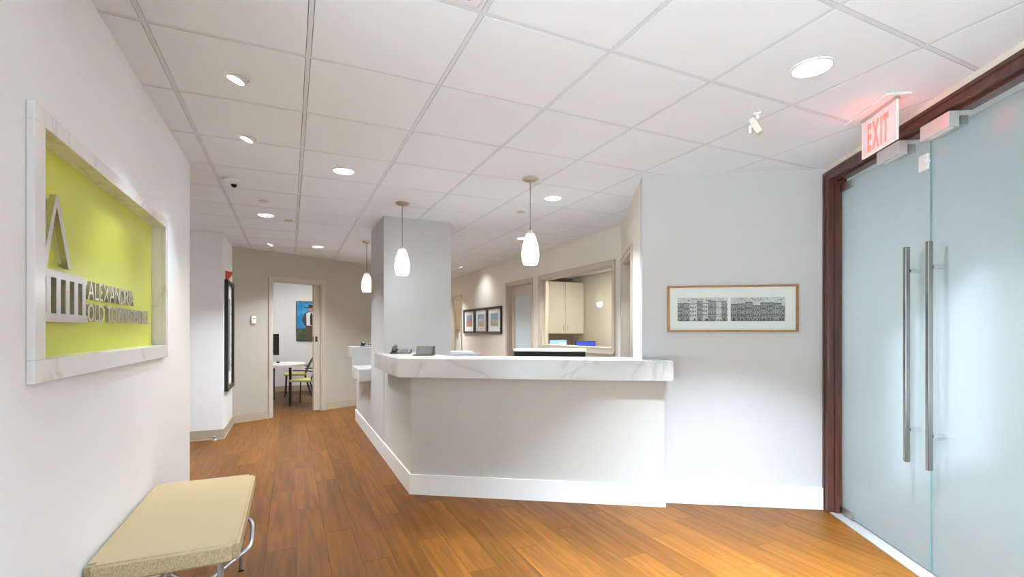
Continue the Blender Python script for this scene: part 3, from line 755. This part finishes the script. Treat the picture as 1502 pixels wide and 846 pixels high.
# ------------------------------------------------------------------ pendant lamps
def pendant(u, v, label):
    o = thing('pendant_lamp', label, 'lamp', (u, v, CEIL-0.003), 0, 'pendant lamps over the counters')
    MB().lathe([(0.066, 0), (0.066, -0.006), (0.052, -0.020), (0.02, -0.030), (0.008, -0.034)], 28).build('canopy', M['nickel'], o, True)
    MB().tube([(0, 0, -0.03), (0, 0, -0.45)], 0.0042, 8).build('cord', M['cord'], o)
    MB().lathe([(0.012, -0.425), (0.022, -0.432), (0.024, -0.455)], 16).build('socket_cap', M['steel'], o, True)
    pr = [(0.024, -0.447), (0.034, -0.450), (0.046, -0.480), (0.058, -0.520), (0.068, -0.565), (0.0735, -0.605), (0.074, -0.635), (0.069, -0.665), (0.060, -0.695), (0.055, -0.702),
          (0.052, -0.699), (0.064, -0.660), (0.069, -0.62), (0.063, -0.565), (0.04, -0.480), (0.02, -0.452)]
    MB().ring(pr, 28).build('shade', M['opal'], o, True)
    MB().lathe([(0.012, -0.455), (0.014, -0.50), (0.028, -0.545), (0.03, -0.57), (0.02, -0.60), (0.004, -0.607)], 14).build('bulb', M['bulb'], o, True)
    lamp('POINT', 'pendant_light', o, (0, 0, -0.74), 4.8, WARM_COL, 0.05)
M['cord'] = mat('cord', (0.20, 0.20, 0.20), 0.5)
M['bulb'] = mat('bulb', (0.9,)*3, 0.4, emit=(1.0, 0.85, 0.68), es=4.0)
pendant(1.778, 3.492, 'opal glass pendant lamp hanging over the right end of the front counter')
pendant(0.989, 4.686, 'opal glass pendant lamp hanging just in front of the pillar')
pendant(0.967, 6.913, 'opal glass pendant lamp half hidden behind the pillar over the far counter')
pendant(1.79, 7.65, 'opal glass pendant lamp behind the pillar, seen only reflected in the office window')

# ------------------------------------------------------------------ recessed lights
def can(u, v, label, r=0.088, watts=None, col=None, spread=112):
    o = thing('recessed_downlight', label, 'ceiling light', (u, v, CEIL-0.003), 0, 'recessed downlights')
    MB().ring([(r, 0), (r-0.002, -0.005), (r-0.012, -0.006), (r-0.016, 0.0), (r-0.016, 0.012), (r, 0.012)], 32).build('trim_ring', M['white_plastic'], o, True)
    MB().lathe([(r-0.014, -0.001), (r-0.016, -0.0035), (0.004, -0.004)], 32).build('lens', M['lens'], o)
    lamp('AREA', 'downlight', o, (0, 0, -0.012), watts or CAN_W, col or CAN_COL, 2*r-0.03, spread=math.radians(spread))
can(2.234, 1.462, 'large round downlight in the ceiling before the exit sign', 0.094, watts=76, spread=90)
can(0.377, 3.937, 'round downlight in the ceiling left of the front pendant lamps', watts=12, col=(1.0, 0.93, 0.80))
can(2.235, 3.923, 'round downlight in the ceiling right of the front counter pendant')
can(-0.238, 5.797, 'round downlight beyond the dome camera in the hall ceiling', watts=WARM_W, col=WARM_COL)
can(0.370, 7.666, 'farthest round downlight near the pocket doorway', watts=WARM_W, col=WARM_COL)
can(2.842, 5.801, 'round downlight half hidden by the front pendant shade', watts=WARM_W, col=WARM_COL)
can(2.22, 7.67, 'round downlight hidden behind the pillar', watts=WARM_W, col=WARM_COL)
can(-1.45, 5.797, 'unseen downlight added in the side passage to brighten the hall', watts=5, col=WARM_COL)  # lamp added out of view for more light in the hall
can(2.84, 10.7, 'unseen downlight added behind the pillar to brighten the far hall', watts=WARM_W, col=WARM_COL)  # added behind the pillar to lift the far hall
can(2.84, 12.4, 'unseen downlight added at the far end to brighten the hall', watts=WARM_W, col=WARM_COL)  # also an added lamp, hidden by the pillar, lifting the far hall
can(0.99, 0.9, 'unseen downlight added above the viewer to light the lobby')  # fill lamp added outside the view
can(0.99, -1.0, 'unseen downlight added behind the viewer to light the lobby')  # second fill lamp added outside the view
def gimbal(u, v, label, tilt, az, r=0.062, watts=10, col=CAN_COL, aim=None, cone=75):
    o = thing('adjustable_downlight', label, 'ceiling light', (u, v, CEIL-0.003), 0, 'small adjustable downlights')
    MB().ring([(r, 0), (r-0.002, -0.004), (r-0.014, -0.006), (r-0.018, 0.0), (r-0.018, 0.012), (r, 0.012)], 28).build('trim_ring', M['white_plastic'], o, True)
    mt = Matrix.Rotation(az, 4, 'Z') @ Matrix.Rotation(tilt, 4, 'Y')
    MB().lathe([(r-0.020, 0.010), (r-0.020, -0.014), (r-0.026, -0.016)], 24).xf(mt).build('inner_ring', M['alum'], o, True)
    MB().lathe([(r-0.027, -0.013), (r-0.029, -0.0175), (0.004, -0.0178)], 24).xf(mt).build('lens', M['lens'], o)
    d = lamp('SPOT', 'accent_light', o, mt @ Vector((0, 0, -0.045)), watts, col, 0.04, spot_size=math.radians(cone), spot_blend=1.0)
    d.rotation_euler = (Matrix.Rotation(az, 4, 'Z') @ Matrix.Rotation(tilt if aim is None else aim, 4, 'Y')).to_euler()
gimbal(-0.233, 2.702, 'small tilted downlight nearest the green sign', 0.36, 0.0, watts=30, aim=0.27, cone=56)
gimbal(-0.246, 3.514, 'small tilted downlight second along from the green sign', 0.36, 0.0, watts=24, aim=0.27, cone=56)
gimbal(-0.254, 7.678, 'small tilted downlight near the slanted wall of the hall', 0.4, 0.0, watts=16, col=WARM_COL)
gimbal(3.00, 8.892, 'small tilted downlight washing the three black framed pictures', 0.45, PI, watts=17, cone=120, col=WARM_COL)

# ------------------------------------------------------------------ ceiling devices
o = thing('security_camera', 'white dome camera with a dark eye on the hall ceiling', 'camera', (-0.437, 4.55, CEIL-0.003))
MB().lathe([(0.062, 0), (0.062, -0.016), (0.052, -0.024)], 24).build('base', M['white_plastic'], o, True)
MB().lathe([(0.048, -0.022), (0.044, -0.042), (0.028, -0.058), (0.004, -0.064)], 20).build('housing', M['white_plastic'], o, True)
MB().lathe([(0.024, 0), (0.022, -0.012), (0.012, -0.022), (0.002, -0.024)], 16).xf(Matrix.Translation((0.018, -0.026, -0.046))).build('lens_eye', M['gloss_black'], o, True)
for u, v, lab in ((-0.235, 5.169, 'flat ivory sprinkler cover before the hall downlight'), (-0.019, 5.978, 'small ivory sprinkler cover beside the hall downlight'), (2.188, 4.513, 'flat ivory sprinkler cover above the front pendant cord'), (-0.263, 8.15, 'flat ivory sprinkler cover close to the slanted wall')):
    o = thing('sprinkler_cover', lab, 'sprinkler', (u, v, CEIL-0.003), 0, 'ceiling sprinkler covers')
    MB().lathe([(0.040, -0.002), (0.042, -0.008), (0.038, -0.012), (0.004, -0.013)], 20).build('cover_plate', M['ivory'], o, True)
    MB().lathe([(0.03, 0), (0.03, -0.003)], 16).build('collar', M['white_plastic'], o)
o = thing('motion_sensor', 'ivory motion sensor on a bracket under the ceiling', 'sensor', (2.425, 1.90, CEIL-0.003), math.radians(-150))
B('mount', M['white_plastic'], o, -0.022, 0.022, -0.022, 0.022, -0.010, 0, 0.003)
MB().tube([(0, 0, -0.008), (0, 0, -0.035)], 0.010, 10).build('swivel', M['white_plastic'], o)
b = MB(); b.loft([[(-0.030, -0.012, 0.045), (0.030, -0.012, 0.045), (0.030, 0.012, 0.045), (-0.030, 0.012, 0.045)], [(-0.034, -0.020, 0.01), (0.034, -0.020, 0.01), (0.034, 0.016, 0.01), (-0.034, 0.016, 0.01)], [(-0.026, -0.016, -0.05), (0.026, -0.016, -0.05), (0.026, 0.014, -0.05), (-0.026, 0.014, -0.05)]])
mt = Matrix.Translation((0, -0.01, -0.072)) @ Matrix.Rotation(math.radians(28), 4, 'X')
b.xf(mt).build('body', M['ivory'], o)
B('sensor_lens', M['white_plastic'], o, -0.020, 0.020, -0.045, -0.028, -0.112, -0.062, 0.006)
o = thing('air_vent', 'small slotted ceiling vent at the top edge of view', 'vent', (0.50, 1.575, CEIL-0.003))
B('face_plate', M['white_plastic'], o, -0.15, 0.15, -0.15, 0.15, -0.006, 0, 0.002)
for k in range(7): B('slot', M['dark_gap'], o, -0.12+k*0.036, -0.106+k*0.036, -0.12, 0.12, -0.0075, -0.006)

# ------------------------------------------------------------------ items on the counters
def phone(loc, rz, label):
    o = thing('desk_phone', label, 'phone', loc, rz, 'desk phones on the counters')
    b = MB(); b.loft([[(-0.10, -0.09, 0), (0.10, -0.09, 0), (0.10, 0.09, 0), (-0.10, 0.09, 0)], [(-0.098, -0.088, 0.012), (0.098, -0.088, 0.012), (0.096, 0.086, 0.040), (-0.096, 0.086, 0.040)]])
    b.build('base', M['black'], o)
    s = MB(); s.loft([[(-0.03, -0.08, 0.0125), (0.092, -0.08, 0.0125), (0.09, 0.08, 0.0395), (-0.03, 0.08, 0.0395)], [(-0.03, -0.078, 0.018), (0.09, -0.078, 0.018), (0.088, 0.078, 0.045), (-0.03, 0.078, 0.045)]])
    s.build('face_plate', M['silver'], o)
    for a in range(3):
        for b_ in range(3):
            yy = -0.055+b_*0.03; zz = 0.0215+b_*0.005
            B('key', M['dark_grey'], o, 0.0+a*0.026, 0.018+a*0.026, yy, yy+0.018, zz, zz+0.005)
    h = MB().tube([(-0.065, -0.09, 0.040), (-0.065, -0.07, 0.058), (-0.065, 0.0, 0.066), (-0.065, 0.07, 0.068), (-0.065, 0.095, 0.056)], [0.020, 0.021, 0.013, 0.021, 0.020], 10)
    h.build('handset', M['dark_grey'], o, True)
    B('cradle', M['black'], o, -0.085, -0.045, -0.07, 0.07, 0.015, 0.045)
    c = MB(); c.tube([(-0.065+0.01*math.cos(k*1.2), 0.10+0.0018*k, 0.012+0.01*(1+math.sin(k*1.2))) for k in range(34)], 0.003, 6); c.build('cord', M['black'], o, True)
phone((1.02, 4.88, 1.143), math.radians(-18), 'black and silver desk phone on the front counter by the pillar')
phone((1.03, 7.22, 1.143), math.radians(-18), 'dark desk phone on the far upper marble counter')
o = thing('card_stand', 'dark grey tilted display stand on the front marble counter', 'stand', (1.125, 4.35, 1.143), math.radians(-24.8))
b = MB(); b.loft([[(-0.080, -0.01, 0.012), (-0.080, 0.065, 0.012), (-0.080, 0.055, 0.085), (-0.080, 0.045, 0.085)], [(0.075, -0.01, 0.012), (0.075, 0.065, 0.012), (0.075, 0.055, 0.085), (0.075, 0.045, 0.085)]])
b.build('wedge', M['grey_plastic'] if 'grey_plastic' in M else mat('grey_plastic', (0.035, 0.032, 0.028), 0.5), o)
B('base', M['black'], o, -0.10, 0.085, -0.045, 0.075, 0, 0.012, 0.003)
b = MB(); b.loft([[(0.0755, -0.03, 0.012), (0.0755, 0.07, 0.012), (0.0755, 0.056, 0.088), (0.0755, 0.042, 0.088)], [(0.085, -0.03, 0.012), (0.085, 0.07, 0.012), (0.085, 0.056, 0.086), (0.085, 0.042, 0.086)]]); b.build('side_cap', M['black'], o)

# ------------------------------------------------------------------ things on the far walls
o = thing('framed_artwork', 'tall narrow black framed panel with white mat on the jutting wall', 'picture', (-0.775, 7.58, 1.31))
hw, hh = 0.375, 0.73
f = MB().box(0.001, 0.045, -hw, -hw+0.055, -hh, hh, 0.006).box(0.001, 0.045, hw-0.055, hw, -hh, hh, 0.006).box(0.001, 0.045, -hw+0.055, hw-0.055, hh-0.055, hh, 0.006).box(0.001, 0.045, -hw+0.055, hw-0.055, -hh, -hh+0.055, 0.006)
f.build('frame', M['black'], o)
B('mat_board', M['mat_board'], o, 0.002, 0.012, -hw+0.055, hw-0.055, -hh+0.055, hh-0.055)
for k in range(9):
    for sy in (-1, 1): MB().lathe([(0.012, 0), (0.010, 0.006), (0.003, 0.009)], 10).xf(Matrix.Translation((0.012, sy*(hw-0.075), -0.58+k*0.145)) @ Matrix.Rotation(PI/2, 4, 'Y')).build('stud', M['black'], o)
B('inner_panel', M['ink_grey'], o, 0.012, 0.014, -0.20, 0.20, -0.50, 0.50)
o = thing('fire_alarm', 'red fire alarm on the wall above the tall black frame', 'alarm', (-0.775, 7.36, 2.10))
MB().box(0.001, 0.03, -0.06, 0.06, -0.06, 0.06, 0.006).build('back_box', M['red'], o)
b = MB(); b.loft([[(0.03, -0.055, -0.05), (0.03, 0.055, -0.05), (0.03, 0.055, 0.055), (0.03, -0.055, 0.055)], [(0.075, -0.02, 0.02), (0.075, 0.02, 0.02), (0.075, 0.03, 0.05), (0.075, -0.03, 0.05)]]); b.build('strobe', M['red'], o)
o = thing('thermostat', 'small white thermostat on the cream wall left of the pocket doorway', 'thermostat', DO + Vector((0.872, 0.489, 0))*0.305 + Vector((0, 0, 1.535)), DA)
B('body', M['white_plastic'], o, -0.036, 0.036, -0.030, -0.001, -0.06, 0.06, 0.006); B('cover', M['white_plastic'], o, -0.028, 0.028, -0.036, -0.030, -0.045, 0.035, 0.003)
B('dial_slot', M['dark_grey'], o, -0.018, 0.018, -0.0372, -0.036, 0.012, 0.022)
o = thing('door_stop', 'small grey doorstop on the floor at the jutting wall base', 'doorstop', (-0.86, 7.015, 0))
MB().lathe([(0.026, 0), (0.026, 0.006), (0.012, 0.012), (0.012, 0.03), (0.022, 0.034), (0.022, 0.046), (0.006, 0.05)], 16).build('post', M['alum'], o, True)
MB().ring([(0.0225, 0.036), (0.0255, 0.038), (0.0255, 0.043), (0.0225, 0.045)], 16).build('rubber_bumper', M['dark_grey'], o)

# three black framed pictures on the long wall
M['sky_a'] = mat('sky_a', (0.30, 0.42, 0.50), 0.8); M['sand'] = mat('sand', (0.55, 0.47, 0.33), 0.8); M['brick_pink'] = mat('brick_pink', (0.42, 0.24, 0.17), 0.8); M['field'] = mat('field', (0.36, 0.38, 0.25), 0.8)
for k, (vc, lab, c1, c2) in enumerate(((8.405, 'black framed seaside picture nearest the frosted door', 'sky_a', 'field'), (9.11, 'black framed pale picture in the middle of the three on the beige wall', 'sky_a', 'sand'), (9.815, 'black framed picture of pinkish houses farthest from the frosted door', 'sky_a', 'brick_pink'))):
    o = thing('framed_picture', lab, 'picture', (WU, vc, 1.57), 0, 'three black framed pictures in a row')
    hw, hh = 0.348, 0.258
    f = MB()
    for a in ((-hw, -hw+0.045, -hh, hh), (hw-0.045, hw, -hh, hh), (-hw+0.045, hw-0.045, hh-0.045, hh), (-hw+0.045, hw-0.045, -hh, -hh+0.045)): f.box(-0.035, -0.001, a[0], a[1], a[2], a[3], 0.003)
    f.build('frame', M['black'], o)
    B('mat_board', M['mat_board'], o, -0.014, -0.003, -hw+0.045, hw-0.045, -hh+0.045, hh-0.045)
    sh = B('print_sheet', M[c1], o, -0.0155, -0.014, -0.18, 0.18, -0.115, 0.135)
    gz = 0.0 if k else -0.02
    B('print_ground', M[c2], sh, -0.0160, -0.0155, -0.18, 0.18, -0.115, gz)
    if k == 2:
        for j in range(5): B('print_house', M['brick_pink'], sh, -0.0164, -0.0160, -0.15+j*0.06, -0.105+j*0.06, -0.02, 0.05+0.02*(j % 2))
    if k == 1:
        for j in range(3): B('print_house', M['mat_board'], sh, -0.0164, -0.0160, -0.10+j*0.08, -0.06+j*0.08, -0.01, 0.04)
    if k == 0:
        for j in range(3): B('print_dune', M['sand'], sh, -0.0164, -0.0160, -0.16+j*0.10, -0.08+j*0.10, -0.05, 0.0+0.012*j)

# ------------------------------------------------------------------ office behind the window
o = thing('wall_cabinet', 'cream two door wall cabinet behind the office window', 'cabinet', (4.13, 7.50, 1.314))
B('body', M['cabinet'], o, 0, 0.80, 0.02, 0.42, 0, 0.94)
for k in (0, 1):
    d = B('door', M['cabinet'], o, 0.003+k*0.40, 0.397+k*0.40, 0, 0.0195, 0.004, 0.936, 0.002)
    MB().tube([(0.355+k*0.09, -0.022, 0.06), (0.355+k*0.09, -0.022, 0.15)], 0.005, 8).tube([(0.355+k*0.09, -0.022, 0.07), (0.355+k*0.09, 0, 0.07)], 0.004, 6).tube([(0.355+k*0.09, -0.022, 0.14), (0.355+k*0.09, 0, 0.14)], 0.004, 6).build('handle', M['steel'], d)
o = thing('office_desk', 'plain office desk under the wall cabinet', 'desk', (3.95, 6.70, 0))
B('top', M['cabinet'], o, 0, 0.98, 0, 1.18, 0.71, 0.74, 0.003)
for x in (0.02, 0.92):
    for y in (0.03, 1.10): B('leg', M['steel'], o, x, x+0.04, y, y+0.04, 0, 0.71)
def monitor(name, loc, rz, wd, ht, zs, scr, label, photo=False):
    o = thing(name, label, 'monitor', loc, rz)
    B('housing', M['black'], o, -wd/2, wd/2, -0.012, 0.03, zs, zs+ht, 0.004)
    s = B('screen', M[scr], o, -wd/2+0.010, wd/2-0.010, -0.014, -0.012, zs+0.012, zs+ht-0.010)
    if photo: B('picture_window', M['screen_photo'], s, 0.02, wd/2-0.03, -0.0150, -0.014, zs+ht*0.45, zs+ht-0.05)
    MB().tube([(0, 0.04, 0.01), (0, 0.035, zs+ht*0.4)], 0.018, 10).build('neck', M['black'], o)
    MB().lathe([(0.10, 0), (0.10, 0.008), (0.03, 0.014)], 20, (0, 0.03, 0)).build('foot', M['black'], o, True)
monitor('computer_monitor', (4.17, 7.15, 0.74), math.radians(10), 0.40, 0.36, 0.12, 'screen_light', 'monitor with a light blue screen behind the office window', True)
monitor('computer_monitor', (4.60, 6.95, 0.74), math.radians(-14), 0.36, 0.35, 0.10, 'screen_blue', 'monitor with a dark blue screen behind the office window')
o = thing('office_light', 'square ceiling light panel in the office', 'ceiling light', (4.25, 5.9, 2.38))
B('frame', M['white_plastic'], o, -0.20, 0.20, -0.20, 0.20, -0.012, 0, 0.003); B('diffuser', M['lens_soft'] if 'lens_soft' in M else mat('lens_soft', (0.9,)*3, 0.4, emit=(1.0, 0.95, 0.88), es=2.5), o, -0.18, 0.18, -0.18, 0.18, -0.015, -0.012)
lamp('AREA', 'office_lamp', o, (0, 0, -0.03), 27, (1.0, 0.92, 0.80), 0.34)
o = thing('back_room_light', 'square ceiling light panel in the room past the far doorway', 'ceiling light', (4.4, 11.3, 2.60))
B('frame', M['white_plastic'], o, -0.20, 0.20, -0.20, 0.20, -0.012, 0, 0.003)
lamp('AREA', 'back_room_lamp', o, (0, 0, -0.03), 45, CAN_COL, 0.34)

o = thing('wall_cabinet', 'brown wall cabinet glimpsed through the far doorway', 'cabinet', (3.95, 12.79, 1.36))
B('body', M['brown'], o, 0, 0.43, 0.02, 0.31, 0, 0.95)
for k in (0, 1): B('door', M['brown'], o, 0.003+k*0.214, 0.212+k*0.214, 0, 0.0195, 0.004, 0.946, 0.002)

# ------------------------------------------------------------------ consulting room
o = thing('consult_light', 'square ceiling light panel in the consulting room', 'ceiling light', (0.5, 10.4, ZT))
B('frame', M['white_plastic'], o, -0.30, 0.30, -0.30, 0.30, -0.02, 0, 0.003)
lamp('AREA', 'consult_lamp', o, (0, 0, -0.03), 32, (1.0, 0.99, 0.97), 0.5)
o = thing('portrait_painting', 'blue painting of a person in a brown hat, white vest and tie', 'picture', (0.44, 11.95, 1.585))
hw, hh = 0.315, 0.452
f = MB()
for a in ((-hw, -hw+0.018, -hh, hh), (hw-0.018, hw, -hh, hh), (-hw+0.018, hw-0.018, hh-0.018, hh), (-hw+0.018, hw-0.018, -hh, -hh+0.018)): f.box(a[0], a[1], -0.035, -0.001, a[2], a[3])
f.build('frame', M['black'], o)
PC = dict(sky=(0.02, 0.22, 0.55), sky2=(0.05, 0.33, 0.62), ground=(0.06, 0.10, 0.045), hat=(0.06, 0.03, 0.018), skin=(0.42, 0.22, 0.15), vest=(0.75, 0.72, 0.74), shirt=(0.05, 0.045, 0.06), tie=(0.02, 0.02, 0.03), trousers=(0.10, 0.075, 0.045))
PM = {k: mat('canvas_'+k, c, 0.7) for k, c in PC.items()}
noisy(PM['sky'], PC['sky'], PC['sky2'], 6, lo=0.45, hi=0.6); noisy(PM['ground'], (0.04, 0.06, 0.03), (0.09, 0.14, 0.06), 14)
cv = B('canvas', PM['sky'], o, -hw+0.018, hw-0.018, -0.024, -0.003, -hh+0.018, hh-0.018)
lay = [0]
def patch(name, k, pts):
    lay[0] += 1; y = -0.024-lay[0]*0.0005
    MB().loft([[(x, y, z) for x, z in pts], [(x, y+0.0005, z) for x, z in pts]]).build(name, PM[k], cv)
patch('painted_ground', 'ground', [(-hw+.018, -hh+.018), (hw-.018, -hh+.018), (hw-.018, -0.20), (-hw+.018, -0.16)])
patch('painted_trousers', 'trousers', [(-0.13, -hh+.018), (0.14, -hh+.018), (0.13, -0.10), (-0.12, -0.10)])
patch('painted_shirt', 'shirt', [(-0.15, -0.10), (0.16, -0.10), (0.20, 0.02), (0.15, 0.18), (0.06, 0.215), (-0.06, 0.215), (-0.14, 0.18), (-0.20, 0.03)])
patch('painted_vest', 'vest', [(-0.10, -0.10), (0.11, -0.10), (0.13, 0.17), (0.05, 0.21), (-0.05, 0.21), (-0.11, 0.17)])
patch('painted_tie', 'tie', [(-0.025, -0.09), (0.025, -0.09), (0.03, 0.10), (0.012, 0.19), (-0.012, 0.19), (-0.03, 0.10)])
patch('painted_face', 'skin', [(-0.045, 0.20), (0.045, 0.20), (0.055, 0.26), (0.05, 0.31), (-0.05, 0.31), (-0.055, 0.26)])
patch('painted_hat', 'hat', [(-0.15, 0.30), (0.15, 0.30), (0.16, 0.325), (0.07, 0.32), (0.055, 0.39), (0.0, 0.375), (-0.055, 0.39), (-0.07, 0.32), (-0.16, 0.325)])
tb = thing('consult_table', 'white rounded table with black legs in the consulting room', 'table', (-0.40, 10.15, 0))
pts = [(-0.75, -0.60)]+[(0.20+0.48*math.cos(a), 0.60*math.sin(a)) for a in [(-PI/2)+PI*k/14 for k in range(15)]]+[(-0.75, 0.60)]
t = MB().prism(pts, 0.700, 0.745); bmesh.ops.bevel(t.bm, geom=t.bm.edges[:], offset=0.004, segments=1, affect='EDGES'); t.build('table_top', M['white_plastic'], tb)
for x, y in ((0.40, -0.16), (0.40, 0.18), (0.10, -0.42), (0.10, 0.44), (-0.68, -0.50), (-0.68, 0.50)): MB().tube([(x, y, 0), (x, y, 0.70)], 0.025, 10).build('leg', M['black'], tb, True)
B('modesty_panel', M['black'], tb, -0.62, 0.02, -0.03, -0.01, 0.28, 0.69)
monitor('computer_monitor', (-0.42, 10.58, 0.745), math.radians(8), 0.44, 0.42, 0.14, 'gloss_black', 'black monitor on the white consulting room table')
o = thing('computer_mouse', 'small black mouse on the white table by the monitor', 'mouse', (-0.215, 10.36, 0.745))
MB().lathe([(0.03, 0), (0.032, 0.012), (0.022, 0.028), (0.004, 0.033)], 14).xf(Matrix.Diagonal((1, 1.6, 1, 1))).build('shell', M['black'], o, True)
B('wheel', M['dark_grey'], o, -0.004, 0.004, 0.012, 0.03, 0.028, 0.034)
def chair(loc, rz, label):
    o = thing('side_chair', label, 'chair', loc, rz, 'black chairs in the consulting room')
    MB().box(-0.23, 0.23, -0.22, 0.22, 0.44, 0.475, 0.012).build('seat', M['seat_green'], o)
    b = MB(); rings = []
    for k in range(6):
        z = 0.50+0.075*k; wv = 0.20-0.006*k; y = 0.21+0.02*k+0.004*k*k
        rings.append([(-wv, y-0.03, z), (-wv*0.5, y, z), (wv*0.5, y, z), (wv, y-0.03, z), (wv, y-0.012, z), (wv*0.5, y+0.016, z), (-wv*0.5, y+0.016, z), (-wv, y-0.012, z)])
    b.loft(rings).build('backrest', M['black'], o, True)
    for sx in (-1, 1):
        MB().tube([(sx*0.21, -0.20, 0.0), (sx*0.20, -0.18, 0.44)], 0.012, 8).build('leg', M['black'], o)
        MB().tube([(sx*0.22, 0.30, 0.0), (sx*0.20, 0.17, 0.44), (sx*0.19, 0.21, 0.55)], 0.012, 8).build('leg', M['black'], o)
        MB().tube([(sx*0.20, 0.24, 0.62), (sx*0.25, 0.10, 0.65), (sx*0.25, -0.12, 0.65)], 0.010, 8).build('armrest', M['black'], o)
chair((0.26, 9.72, 0), math.radians(-115), 'black chair with a yellow green seat in the pocket doorway view')
chair((0.11, 11.12, 0), math.radians(-92), 'black chair farther back beside the white table')
